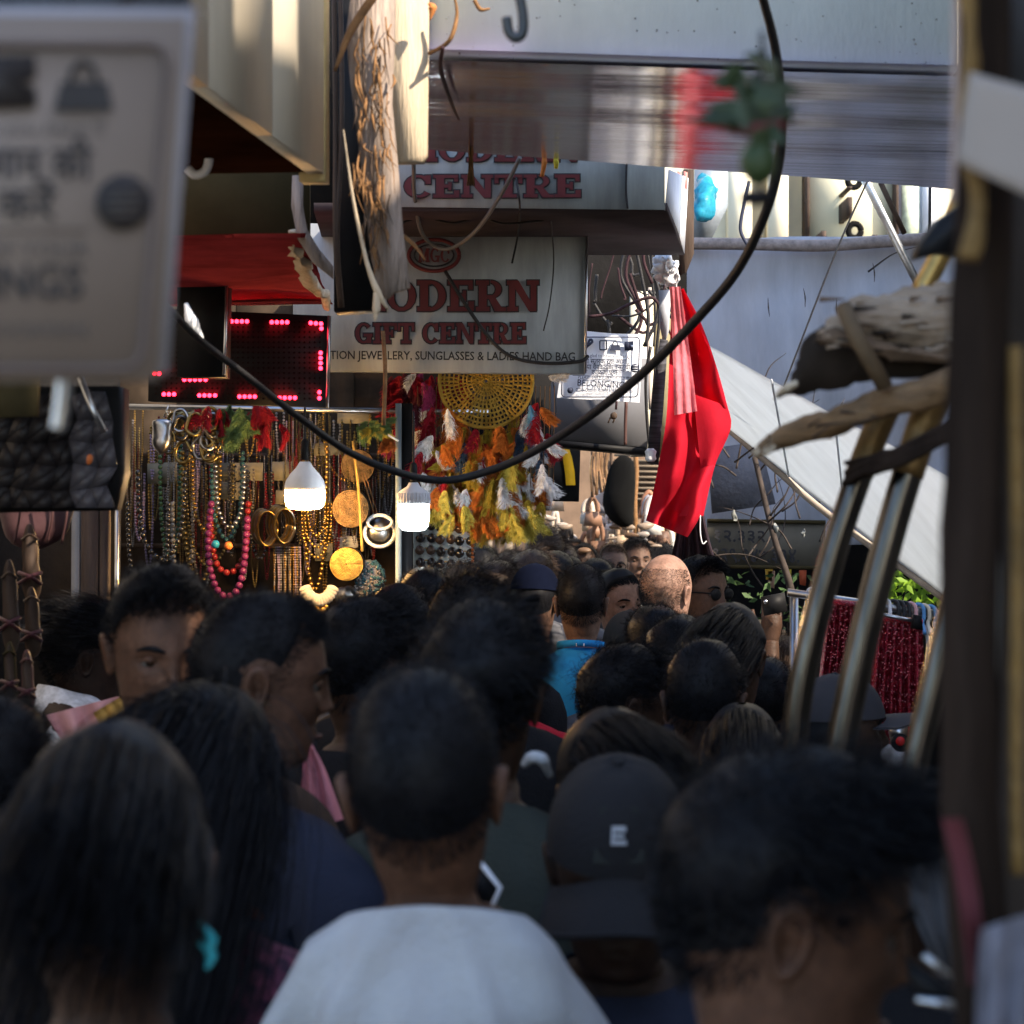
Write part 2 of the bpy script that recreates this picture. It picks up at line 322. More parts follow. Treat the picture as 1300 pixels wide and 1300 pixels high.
for k in range(60): sp.ball(P(random.uniform(555, 1200), random.uniform(-5, 82), 4.598), random.uniform(.0008, .0022), 5, 4)
o = sp.build('speck', M['speck'], t); o['kind'] = 'stuff'

SLAB = {  # fat slab-serif capitals in a unit-high cell: (width, rectangles, polygons, arcs)
 'M': (1.18, [(0,0,.4,.14),(.74,0,1.18,.14),(0,.86,.3,1),(.88,.86,1.18,1),(.08,.1,.3,.9),(.82,.1,1.1,.9)], [[(.1,1),(.38,1),(.64,.36),(.5,.05)],[(.5,.05),(.62,.05),(1.06,1),(.8,1)]], []),
 'O': (1.0, [], [], [(.5,.5,.5,.5,.27,0,360)]),
 'D': (1.0, [(0,0,.45,.14),(0,.86,.45,1),(.1,.1,.37,.9)], [], [(.43,.5,.55,.5,.27,-90,90)]),
 'E': (.92, [(0,0,.85,.14),(0,.86,.85,1),(.1,.1,.37,.9),(.3,.43,.6,.57),(.52,.33,.63,.67),(.72,0,.9,.32),(.72,.7,.86,1)], [], []),
 'R': (1.02, [(0,0,.47,.14),(0,.86,.45,1),(.1,.1,.37,.9),(.3,.4,.55,.52)], [[(.42,.46),(.66,.46),(.98,.0),(.66,.0)],[(.72,.12),(.7,0),(1.04,0),(1.04,.12)]], [(.5,.71,.38,.29,.22,-90,90)]),
 'N': (1.1, [(0,0,.38,.14),(0,.86,.3,1),(.7,.86,1.1,1),(.08,.1,.28,.9),(.82,.04,1.02,.9)], [[(.1,1),(.4,1),(1.02,.0),(.76,.0)]], []),
 'G': (1.02, [(.5,.34,1.02,.48),(.7,.02,.94,.4)], [], [(.5,.5,.5,.5,.27,40,345)]),
 'I': (.5, [(0,0,.5,.14),(0,.86,.5,1),(.12,.1,.38,.9)], [], []),
 'F': (.86, [(0,0,.48,.14),(0,.86,.82,1),(.1,.1,.37,.9),(.3,.42,.6,.56),(.5,.32,.62,.66),(.7,.66,.86,1)], [], []),
 'T': (.96, [(.2,0,.76,.14),(0,.86,.96,1),(.35,.1,.62,.9),(0,.62,.14,1),(.82,.62,.96,1)], [], []),
 'C': (.96, [(.74,.6,.92,.98)], [], [(.5,.5,.5,.5,.27,38,322)]),
 ' ': (.4, [], [], [])}
def slab_text(s, u0, u1, vb, h, d, m, parent, grow=0., dv=0., name='lettering'):
    tot = sum(SLAB[c][0]+.05 for c in s)-.05; k = (u1-u0)/tot; x = u0; g = G(); q = 0
    for i, c in enumerate(s):
        w, R, PL, A = SLAB[c]; dz = 0
        def put(pts):
            nonlocal q; q += 1; dd = d-.0004*(q % 9); cx = np.mean([p[0] for p in pts]); cy = np.mean([p[1] for p in pts]); out = []
            for (a, b) in pts: out.append(P(x+a*k+grow*np.sign(a-cx), vb-dv*(x-u0)/(u1-u0)-b*h-grow*np.sign(b-cy), dd))
            g.add(out, [list(range(len(out)))])
        for (a, b, c2, e) in R: put([(a, b), (c2, b), (c2, e), (a, e)])
        for pl in PL: put(pl)
        for (cx, cy, rx, ry, th, a0, a1) in A:
            ns = 14; q += 1; dd = d-.0004*(q % 9); V = []
            for j in range(ns+1):
                a = math.radians(a0+(a1-a0)*j/ns); ca, sa = math.cos(a), math.sin(a)
                th2 = th*(.55+.45*abs(ca))
                for r1, r2, gg in ((rx-th2*.9, ry-th2*.62, -grow), (rx, ry, grow)): V.append(P(x+(cx+r1*ca)*k+gg*ca, vb-dv*(x-u0)/(u1-u0)-(cy+r2*sa)*h-gg*sa, dd))
            g.add(V, [[2*j, 2*j+1, 2*j+3, 2*j+2] for j in range(ns)])
        x += (w+.05)*k
    return g.build(name, m, parent)

# MODERN GIFT CENTRE
t = thing('shop_sign', 'grey sign board reading MODERN GIFT CENTRE above the feather dreamcatcher', 'sign', P(580, 380, 7))
G().slab([P(u, v, 7.0) for u, v in ((372, 283), (745, 292), (743, 474), (372, 470))], .09).build('board', M['sign'], t)
pipe('edge_trim', [(745, 291, 6.995), (743, 474, 6.995)], .004, M['steel'], t, sm=1)
for g2, mm, dd in ((1.5, M['ink'], 6.9965), (0, M['red_let'], 6.992)):
    slab_text('MODERN', 446, 684, 395, 39, dd, mm, t, g2); slab_text('GIFT CENTRE', 451, 668, 436, 26, dd, mm, t, g2)
text('lettering', 'IMITATION JEWELLERY, SUNGLASSES & LADIES HAND BAG', 386, 455.5, 6.994, 10.5, M['ink'], t, w=344, bold=.012, rot=-.4)
G().tube([P(551+32*math.cos(a), 324+20*math.sin(a), 6.994) for a in np.linspace(0, 6.283, 40)], .006, 6, 1).build('emblem_ring', M['red_let'], t, True)
G().tube([P(551+25*math.cos(a), 324+14*math.sin(a), 6.994) for a in np.linspace(0, 6.283, 40)], .0025, 6, 1).build('emblem_ring', M['ink'], t, True)
slab_text('MGC', 531, 571, 333, 18, 6.992, M['red_let'], t, name='emblem_letters')
# upper sign box
t = thing('upper_sign', 'bluish grey sign box reading CENTRE tucked under the wide top panel', 'sign', P(670, 230, 6.4))
G().slab([P(u, v, 6.4) for u, v in ((470, 120), (844, 120), (844, 266), (470, 262))], .05).build('board', M['sign2'], t)
for g2, mm, dd in ((1.5, M['ink'], 6.3965), (0, M['red_let'], 6.392)):
    slab_text('CENTRE', 513, 738, 251, 29, dd, mm, t, g2, dv=.6); slab_text('MODERN', 515, 735, 205, 33, dd, mm, t, g2)
pipe('joint', [(796, 200, 6.398), (795, 240, 6.398), (797, 265, 6.398)], .0025, M['ink'], t)
G().slab([P(844, 267, 6.4), P(869, 322, 7.5), P(874, 226, 7.5), P(849, 215, 6.4)], .02).build('side_panel', M['white'], t)
z0 = P(0, 266, 6.4)[2]
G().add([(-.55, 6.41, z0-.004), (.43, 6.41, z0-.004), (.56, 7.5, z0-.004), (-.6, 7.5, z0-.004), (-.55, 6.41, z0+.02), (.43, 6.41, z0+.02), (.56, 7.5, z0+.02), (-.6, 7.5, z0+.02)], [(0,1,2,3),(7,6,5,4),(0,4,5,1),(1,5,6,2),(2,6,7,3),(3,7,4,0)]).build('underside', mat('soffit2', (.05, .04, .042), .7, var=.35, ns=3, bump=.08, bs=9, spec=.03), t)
for k in range(3): poly('stripe', [(852+8*k, 217), (857+8*k, 219), (860+6*k, 232+5*k), (855+7*k, 231+3*k)], 7.3, .01, mat('pinkish', (.5, .2, .18), .6), t)
o = poly('post', [(868, 215), (881, 215), (881, 322), (872, 345), (862, 350)], 7.7, .06, M['brown']); tag(o, 'dark rusty post behind the white side of the upper sign', 'post')
o = poly('shade_sheet', [(372, -90), (575, -90), (575, 290), (372, 290)], 8.3, .05, M['dark']); tag(o, 'added black sheet filling the dark gap behind the splintered boards', 'wall')  # near-black sheet added so the gap reads as deep shade
o = poly('shade_sheet', [(540, 462), (700, 462), (700, 642), (540, 642)], 7.9, .05, M['dark']); tag(o, 'added dark sheet standing in for shade just behind the mustard dreamcatcher', 'wall')  # dark sheet added in place of shade behind the feathers
# wires over the signs
for i, (pts, r, lab) in enumerate([
    ([(660, 200, 6.2), (640, 240, 6.3), (605, 292, 6.5), (568, 316, 6.7), (538, 300, 6.7), (527, 255, 6.4), (525, 205, 6.2)], .006, 'grey looped wire hanging across both sign boards'),
    ([(565, 344, 6.95), (590, 385, 6.95), (622, 430, 6.96), (650, 453, 6.96), (690, 461, 6.96), (735, 459, 6.96), (747, 452, 6.97)], .0055, 'black wire drooping across the lower right of the gift shop sign'),
    ([(655, 225, 6.37), (660, 262, 6.37), (657, 300, 6.9), (650, 334, 6.9)], .003, 'thin wire hanging beside the letter T of the upper sign'),
    ([(698, 262, 6.5), (703, 330, 6.95), (698, 385, 6.96), (690, 420, 6.96)], .002, 'thin thread hanging down the right half of the gift shop sign'),
    ([(505, 285, 6.6), (535, 276, 6.6), (575, 283, 6.6), (610, 276, 6.6), (640, 284, 6.6), (690, 280, 6.6)], .0035, 'slack black wire under the upper sign edge'),
    ([(700, 470, 7.3), (706, 520, 7.3), (700, 560, 7.3)], .0015, 'pale thread hanging left of the small warning poster'),
    ([(486, 420, 6.6), (489, 470, 6.6), (487, 540, 6.6)], .006, 'rusty brown strip hanging in front of the gift shop sign')]):
    tag(pipe('wire' if i != 6 else 'strip', pts, r, M['fibre'] if i == 6 else (M['rubber'] if i != 0 else mat('greywire', (.1, .1, .1), .5))), lab, 'wire' if i != 6 else 'strip')
# ---------------------------------------------------------------- left fascia and splintered boards
t = thing('fascia_box', 'large cream sign box at top left with a patch of sunlight', 'sign box', P(330, 100, 3.9))
A, B = np.array(P(160, 39.2, 3.02)), np.array(P(411, 218.6, 4.36)); zb = 2.498; A[2] = B[2] = zb; dirv = (B-A)/np.linalg.norm(B-A); nrm = np.array([-dirv[1], dirv[0], 0])*.03
def vslab(a, b, z0, z1, off_, name, m, par):
    p = [np.array([a[0], a[1], z0]), np.array([b[0], b[1], z0]), np.array([b[0], b[1], z1]), np.array([a[0], a[1], z1])]
    return G().add(p+[q+off_ for q in p], [(0,1,2,3),(7,6,5,4),(0,4,5,1),(1,5,6,2),(2,6,7,3),(3,7,4,0)]).build(name, m, par)
npan = 3
for k in range(npan): vslab(A+(B-A)*(k/npan)+dirv*.002, A+(B-A)*((k+1)/npan)-dirv*.002, zb, 3.35, nrm, 'panel', M['fascia'], t)
vslab(B+dirv*.002, B+dirv*.055, zb-.012, 3.35, nrm*1.6, 'corner_strip', mat('yellow_strip', (.55, .42, .2), .6, var=.3, ns=9), t)
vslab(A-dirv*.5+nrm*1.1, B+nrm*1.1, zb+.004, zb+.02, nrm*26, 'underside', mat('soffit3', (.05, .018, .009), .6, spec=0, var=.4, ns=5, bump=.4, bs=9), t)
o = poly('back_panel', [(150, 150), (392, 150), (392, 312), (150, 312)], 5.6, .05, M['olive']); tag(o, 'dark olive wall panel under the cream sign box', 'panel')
o = pipe('hook', [(262, 150, 4.2), (266, 190, 4.2), (262, 215, 4.2), (248, 222, 4.2), (238, 214, 4.2)], .008, M['white']); tag(o, 'white curved pipe hook below the cream sign box', 'hook')
for k in range(3):
    o = pipe('coil', [(255+22*k+9*math.cos(a), 160+14*k+8*math.sin(a), 4.25) for a in np.linspace(.5, 5, 9)], .003, M['brown'], sm=2); tag(o, ['leftmost', 'middle', 'rightmost'][k]+' dark wire curl under the cream sign box', 'wire')
o = cloth('ceiling_sheet', [P(150, 296, 5.04), P(385, 296, 5.04), P(420, 386, 6.74), P(170, 386, 6.74)], .012, M['glowsheet'], res=(18, 18), amp=.035, sc=4); tag(o, 'ceiling sheet coloured with the red LED glow above the LED display', 'ceiling sheet')
o = G().tube([P(*q) for q in ((372, 296, 5.2), (378, 320, 5.4), (392, 348, 5.8), (415, 384, 6.4))], [.008, .014, .02, .008], 10).build('torn_edge', M['wood'], None, False); wobble(o, .022, 40); tag(o, 'crumpled torn pale edge of the ceiling sheet', 'torn sheet')
o = wobble(poly('bent_strip', [(371, 222), (383, 222), (382, 258), (388, 288), (403, 314), (421, 336), (421, 352), (396, 332), (377, 302), (369, 262)], 5.1, .05, M['veneer']), .003, 20); tag(o, 'bent pale wooden strip beside the cream sign box corner', 'strip')
o = poly('beam', [(422, -60), (470, -60), (478, 392), (424, 395)], 5.5, .12, M['black']); tag(o, 'black upright beam behind the splintered boards', 'beam')
for k, (u0, u1) in enumerate(((432, 428), (424, 426))):
    tag(pipe('cord', [(u0, -20, 5.3), (u0+2, 150, 5.3), (u1, 300, 5.3), (u1+6, 390, 5.35)], .006, M['brown']), 'dark cord hanging down the black beam, the '+('right' if k == 0 else 'left')+' one', 'cord')
t = thing('splintered_board', 'tall splintered grey plank hanging with torn brown fibres', 'plank', P(480, 200, 4.4))
V = [(452, -60), (503, -60), (500, 60), (498, 130), (504, 215), (512, 290), (520, 366), (500, 372), (492, 380), (481, 372), (472, 330), (462, 250), (455, 190), (446, 110), (440, 45)]
wobble(poly('board', V, 4.45, .02, M['veneer'], t), .004, 9)
for k in range(120):
    s = random.random(); u = 462+30*s+random.uniform(-16, 12); v = 20+random.random()*270; l = random.uniform(12, 60)
    if k % 4 == 0: u, v = random.gauss(478, 10), random.gauss(225, 50)
    pipe('fibre', [(u, v, 4.44), (u+random.uniform(-5, 5), v+l*.5, 4.41+.03*random.random()), (u+random.uniform(-6, 10), v+l, 4.42)], [.0015, random.uniform(.0008, .0034), .0005], M['fibre'] if k % 3 else M['brown'], t, 4, 2)
pipe('splinter', [(436, 165, 4.42), (448, 250, 4.41), (465, 330, 4.41), (480, 372, 4.41), (492, 392, 4.42)], [.0015, .003, .004, .007, .002], M['wood'], t)
pipe('splinter', [(478, 372, 4.41), (478, 392, 4.41), (476, 408, 4.41)], [.006, .008, .001], M['wood'], t)
pipe('splinter', [(425, 90, 4.41), (445, 40, 4.41), (478, -10, 4.41)], [.003, .008, .009], M['fibre'], t)
o = poly('pale_board', [(488, -60), (545, -60), (543, 196), (538, 205), (500, 205), (497, 196)], 4.55, .035, M['wood']); wobble(o, .003, 8); tag(o, 'pale sunlit wooden board with clean cut bottom end', 'board')
for k, pts in enumerate([[(545, 68, 4.55), (570, 52, 4.5), (580, 20, 4.5), (576, -10, 4.5)], [(562, 60, 4.5), (560, 90, 4.6), (575, 135, 5), (583, 152, 5.2)], [(602, 0, 4.5), (610, 12, 4.5), (622, 11, 4.5)], [(500, 290, 4.9), (525, 310, 4.9), (540, 330, 4.9)]]):
    tag(pipe('vine', pts, [.004, .0045, .002], M['fibre'] if k != 1 else M['maroon']), ['dry curling vine at the left end of the pale blue panel', 'thin reddish vine hanging over the glossy underside', 'tiny dry vine tip on the pale blue panel', 'dry stalk crossing the round emblem of the gift shop sign'][k], 'vine')
o = pipe('leaf', [(544, 4, 4.5), (549, 10, 4.5), (546, 26, 4.5)], [.002, .009, .001], mat('dryleaf', (.45, .17, .05), .7)); tag(o, 'small dry orange leaf beside the pale board', 'leaf')
o = pipe('hook', [(657, -20, 2.9), (664, 20, 2.9), (663, 42, 2.9), (654, 48, 2.9), (646, 40, 2.9), (643, 22, 2.9)], .0065, mat('blurhook', (.06, .065, .07), .5, .6)); tag(o, 'blurred grey metal hook at the top centre', 'hook')
t = thing('tassel', 'dry grass tassel hanging before the letter N of the upper sign', 'tassel', P(598, 210, 5.6))
for k in range(14): pipe('strand', [(598, 175, 5.7), (598+random.uniform(-2, 2), 195, 5.7), (598+random.uniform(-6, 6), 236, 5.7)], [.003, .003, .001], M['fibre'] if k % 2 else M['olive'], t, 4, 2)
for k, (u, c, l) in enumerate(((690, (.5, .17, .03), 'orange'), (705, (.6, .55, .05), 'yellow'))):
    o = pipe('tassel', [(u, 196, 5.9), (u+1, 206, 5.9), (u-2+k*3, 224 if k == 0 else 214, 5.9)], [.004, .007, .005], mat('t'+l, c, .7, bump=.6, bs=80)); tag(o, 'small '+l+' thread tassel under the glossy dark canopy', 'tassel')

# long black cable
o = pipe('power_cable', [(958, -40, 3.9), (969, 0, 4.0), (984, 60, 4.1), (992, 130, 4.2), (990, 200, 4.3), (972, 270, 4.4), (935, 345, 4.6), (880, 410, 4.8), (820, 470, 5.0), (750, 527, 5.2), (680, 572, 5.4), (620, 598, 5.5), (560, 610, 5.5), (500, 598, 5.4), (440, 572, 5.3), (380, 530, 5.1), (310, 475, 4.8), (250, 428, 4.5), (200, 375, 4.2)], [.0075, .0085, .0095, .0105, .01, .009, .008, .0065], M['rubber'], seg=12)
tag(o, 'long thick black cable sagging across the whole lane', 'cable')

# ---------------------------------------------------------------- posters
def bag_icon(u, v, w, h, d, m, par):
    G().add([P(u-w*.38, v, d), P(u+w*.4, v, d), P(u+w/2, v+h*.58, d), P(u-w/2, v+h*.58, d)], [(0, 1, 2, 3)]).build('bag_icon', m, par)
    G().tube([P(u+w*.22*math.cos(a), v-h*.42*math.sin(a), d) for a in np.linspace(0, math.pi, 12)], px(w*.05, d), 5, 1).build('bag_icon', m, par)
def round_rect(u0, v0, u1, v1, r, d, rad, m, par, skew=0):
    pts = []
    for cx, cy, a0 in ((u1-r, v0+r, -90), (u1-r, v1-r, 0), (u0+r, v1-r, 90), (u0+r, v0+r, 180)):
        for k in range(6): a = math.radians(a0+18*k); pts.append((cx+r*math.cos(a), cy+r*math.sin(a)))
    pts.append(pts[0]); G().tube([P(u+skew*(v-v0), v, d) for u, v in pts], rad, 5, 1).build('border', m, par)
t = thing('warning_poster', 'white laminated poster reading PLEASE TAKE CARE OF YOUR BELONGINGS hung beside the gift shop sign', 'poster', P(760, 465, 8))
V = []; n = 14
for j in (0, 1):
    for i in range(n+1):
        s = i/n; u = 720+96*s if j == 0 else 707+105*s; v = (417+7*s+2*math.sin(s*3) if j == 0 else 505+6*s); V.append(P(u, v, 8.0-.02*math.sin(s*3.1)))
V = np.array(V); Q = [[n+1+i, n+2+i, i+1, i] for i in range(n)]
G().add(np.vstack([V, V+np.array([0, .004, 0])]), Q+[[2*n+2+k for k in f[::-1]] for f in Q]).build('sheet', M['paper'], t, True)
d = 7.972
round_rect(715, 428, 812, 504, 5, d, .0022, M['navyink'], t, -.03)
pipe('key_icon', [(745, 440, d), (752, 434, d), (749, 431, d), (745, 440, d), (743, 444, d)], .005, M['navyink'], t, 6, 3)
round_rect(761.5, 432.5, 770, 444, 1.2, d, .0025, M['navyink'], t); bag_icon(781, 438, 14, 12, d, M['navyink'], t)
poly('wallet_icon', [(793, 434), (804, 433), (804, 445), (793, 445)], d, .001, M['navyink'], t); poly('wallet_icon', [(801, 438), (804, 438), (804, 441), (801, 441)], d-.002, .001, M['paper'], t)
text('lettering', "We're glad to have you here !!", 733, 453, d, 4.4, M['navyink'], t, w=69, rot=-1.2)
text('lettering', 'कृपया सतर्क रहा आणि', 731, 461, d, 6.2, M['navyink'], t, w=69, rot=-1, bold=.015)
text('lettering', 'आपल्या वैयक्तिक वस्तूंची', 728, 468.5, d, 6.2, M['navyink'], t, w=72, rot=-.5, bold=.015)
text('lettering', 'काळजी घ्या', 751, 475.5, d, 6.2, M['navyink'], t, w=33, rot=-.5, bold=.015)
pipe('rule', [(727, 476.5, d), (802, 479, d)], .0008, M['navyink'], t, sm=1)
text('lettering', 'PLEASE TAKE CARE OF YOUR', 734, 481, d, 4.6, M['navyink'], t, w=65, rot=-1.5)
text('lettering', 'BELONGINGS', 733, 489.5, d, 8.0, M['navyink'], t, w=65, rot=-3, bold=.01)
text('lettering', 'COLABA CAUSEWAY HAWKERS WELFARE ASSOCIATION', 731, 497, d, 4.2, M['navyink'], t, w=73, rot=-2, bold=.01)
for (u, v, r) in ((806, 467.5, 5.6), (724, 495.5, 4)): G().lathe([(px(r, d), -.001), (px(r, d), .001)], P(u, v, d), 20, 'y').build('stamp', M['navyink'], t)
for k in range(3): pipe('stamp_line', [(802.5, 464.5+3*k, d-.003), (809.5, 464.5+3*k, d-.003)], .0012, M['paper'], t, 4, 1)

t = thing('warning_poster', 'large blurred warning poster at top left ending in the letters NGS', 'poster', P(0, 260, 1.3))
G().slab([P(u, v, dd) for u, v, dd in ((-450, 14, 1.3), (236, 22, 1.3), (200, 482, 1.3), (-470, 490, 1.3))], .004).build('sheet', M['paperw'], t)
G().slab([P(u, v, dd) for u, v, dd in ((-430, 6, 1.312), (247, 10, 1.312), (212, 474, 1.312), (-450, 480, 1.312))], .003).build('back_sheet', mat('back_paper', (.26, .25, .27), .5), t)
d = 1.2965; K = mat('faded_ink', (.02, .017, .017), .6); K2 = mat('grey_ink', (.07, .058, .05), .6)
tube_pts = [(-440, 54), (196, 56), (211, 66), (214, 84), (182, 440), (176, 460), (160, 468), (-440, 470)]
G().tube([P(u, v, d+.001) for u, v in tube_pts], .0024, 6, 1).build('border', mat('brown_ink', (.1, .075, .065), .6), t)
bag_icon(106, 104, 76, 62, d, K, t)
poly('wallet_icon', [(-60, 72), (44, 70), (46, 98), (26, 104), (46, 112), (46, 136), (-60, 138)], d, .0006, K, t)
text('lettering', 'to have you here !!', -90, 170, d, 18, K2, t, w=222)
text('lettering', 'अपने सामान की', -170, 226, d, 40, K, t, w=288, bold=.012); text('lettering', 'रक्षा करें', -150, 278, d, 40, K, t, w=222, bold=.012)
pipe('rule', [(-440, 292, d), (112, 292, d)], .0006, K2, t, sm=1)
text('lettering', 'TAKE CARE OF YOUR', -190, 326, d, 20, K2, t, w=302); text('lettering', 'BELONGINGS', -230, 378, d, 42, K, t, w=336, bold=.014)
text('lettering', 'HAWKERS WELFARE ASSOCIATION', -260, 428, d, 17, K2, t, w=370)
G().lathe([(px(35, d), -.0005), (px(35, d), .0005)], P(157, 257, d), 32, 'y').build('stamp', K, t)
for k in range(4): pipe('stamp_line', [(136, 240+11*k, d-.001), (178, 240+11*k, d-.001)], .0009, K2, t, 4, 1)
o = pipe('clip', [(82, 470, 1.5), (80, 500, 1.5), (76, 530, 1.5), (73, 545, 1.5)], .0052, M['steel']); tag(o, 'blurred shiny metal clip dangling under the large poster', 'clip')
o = G().slab([P(u, v, 1.4) for u, v in ((-60, -30), (228, -30), (232, 14), (-60, 22))], .05).build('striped_rail', mat('striped_fabric', (.05, .055, .065), .8, var=.8, ns=8, stretch=(60, 60, 2))); tag(o, 'dark striped rail that the large poster hangs from', 'rail')
o = pipe('wire', [(90, 28, 1.38), (130, 18, 1.36), (170, -8, 1.36)], .004, M['rubber']); tag(o, 'dark wire tied over the top of the large poster', 'wire')
# ---------------------------------------------------------------- LED display
t = thing('led_display', 'black LED display board with broken red segments above the jewellery', 'display', P(305, 450, 6.6))
G().slab([P(u, v, 6.6) for u, v in ((190, 391), (418, 401), (416, 517), (188, 509))], .07).build('case', M['black'], t)
G().slab([P(u, v, 6.598) for u, v in ((416, 400), (419.5, 401), (417, 518), (413.5, 517))], .02).build('edge_strip', M['steel'], t)
dots = [(u, 408) for u in (294, 300.5, 307, 313.5)]+[(u, 409) for u in (345, 351.5, 358, 364.5)]+[(394.5, 410), (401, 410.5), (407.5, 411), (408, 417)]
dots += [(407, v) for v in (448, 454.5, 461, 467.5)]+[(405.5, v) for v in (498, 505.5)]
dots += [(u, 482) for u in (234, 241, 247.5, 254, 261)]+[(u, 500.5) for u in (208, 214.5, 221)]+[(u, 502) for u in (253, 259.5, 266, 273)]+[(u, 503.5) for u in (304, 310.5, 317, 323.5)]+[(u, 505) for u in (355, 361.5, 368, 374.5)]+[(196, 474), (202, 474.5)]
g = G()
for u, v in dots: g.ball(P(u, v, 6.597), px(2.7, 6.6), 8, 6)
g.build('led_dots', M['led'], t, True)['kind'] = 'stuff'
g = G()
for u in np.arange(198, 412, 6.5):
    for v in np.arange(402, 512, 6.5):
        if all(abs(u-a)+abs(v-b) > 7 for a, b in dots) and v < 505+(u-200)*.045 and v > 397+(u-200)*.05: g.add([P(u-1.6, v, 6.598), P(u, v-1.6, 6.598), P(u+1.6, v, 6.598), P(u, v+1.6, 6.598)], [(0, 1, 2, 3)])
g.build('unlit_dots', M['ledoff'], t)['kind'] = 'stuff'
text('lettering', 'SAMSUNG', 302, 398.5, 6.59, 5, mat('dim_red', (.12, .03, .04), .5), t, w=60, rot=-3) if False else None
t = thing('speaker_box', 'plain black box with a bright metal edge before the LED display', 'box', P(262, 405, 6.2))
G().slab([P(u, v, 6.2) for u, v in ((225, 328), (288, 331), (285, 478), (225, 478))], .12).build('case', M['black'], t)
pipe('edge_strip', [(288.5, 340, 6.19), (286, 430, 6.19), (284, 476, 6.19)], .0042, M['steel'], t, sm=1)
o = pipe('cloth_strip', [(236, 385, 4.7), (244, 410, 4.7), (258, 432, 4.7)], [.004, .014, .003], M['white']); tag(o, 'loose pale cloth strip beside the edge of the large poster', 'cloth')

# ---------------------------------------------------------------- jewellery stall
DS = 7.62
t = thing('stall_wall', 'dark back wall of the jewellery stall behind the hanging chains', 'stall wall', P(380, 700, DS))
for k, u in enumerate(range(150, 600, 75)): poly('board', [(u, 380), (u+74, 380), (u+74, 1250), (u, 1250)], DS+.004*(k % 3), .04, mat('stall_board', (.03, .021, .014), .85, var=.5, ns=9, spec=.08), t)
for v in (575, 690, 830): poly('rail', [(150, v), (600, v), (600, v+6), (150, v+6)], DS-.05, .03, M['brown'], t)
pipe('top_rail', [(150, 516, DS-.35), (620, 524, DS-.35)], .009, M['steel'], t, sm=1)
o = poly('post', [(147, 500), (152, 500), (146, 1250), (141, 1250)], 6.9, .04, M['steel']); tag(o, 'thin steel upright at the left edge of the jewellery stall', 'post')
o = G().slab([P(u, v, 7.05) for u, v in ((502, 512), (509, 512), (509, 1250), (502, 1250))], .05).build('post', mat('bluish_post', (.14, .17, .18), .5)); tag(o, 'pale blue grey metal upright behind the white bulb', 'post')
o = G().slab([P(u, v, 7.1) for u, v in ((510, 512), (523, 512), (523, 1250), (510, 1250))], .05).build('post', M['black']); tag(o, 'black upright just right of the pale blue grey one', 'post')
BC = {'gold': M['gold'], 'brass': mat('brass', (.2, .15, .06), .36, 1., var=.3), 'silver': mat('silver', (.28, .28, .28), .3, 1., var=.3), 'black': mat('black_bead', (.012, .012, .013), .2, spec=.7),
 'magenta': mat('magenta_bead', (.09, .012, .06), .35), 'redb': mat('red_bead', (.13, .01, .012), .35), 'teal': mat('teal_bead', (.018, .06, .08), .35), 'turq': mat('turquoise', (.015, .16, .28), .3), 'orange': mat('orange_bead', (.45, .12, .03), .4), 'white': mat('pearl', (.33, .31, .27), .3), 'green': mat('green_bead', (.03, .08, .05), .25), 'grey': mat('grey_bead', (.12, .11, .11), .4), 'lilac': mat('lilac_bead', (.25, .2, .3), .35)}
def beads(path, r, kind, name, parent=None, nu=7, nv=5):
    """string of touching beads along a pixel path (u, v, d)"""
    p = spline(np.array([P(*q) for q in path]), 12); L = np.concatenate([[0], np.cumsum(np.linalg.norm(np.diff(p, axis=0), axis=1))]); n = max(3, int(L[-1]/(2.05*r)))
    s = np.linspace(0, L[-1], n); c = np.stack([np.interp(s, L, p[:, k]) for k in range(3)], -1); g = G(); Vb, Fb = ball_arr(nu, nv)
    for q in c: g.add(Vb*r*random.uniform(.85, 1.1)+q, Fb)
    return g.build(name, BC[kind], parent, True)
def drape(u, v0, w, l, d): return [(u-w/2, v0, d), (u-w*.47, v0+l*.45, d-.01), (u-w*.34, v0+l*.8, d-.02), (u, v0+l, d-.03), (u+w*.34, v0+l*.8, d-.02), (u+w*.47, v0+l*.45, d-.01), (u+w/2, v0, d)]
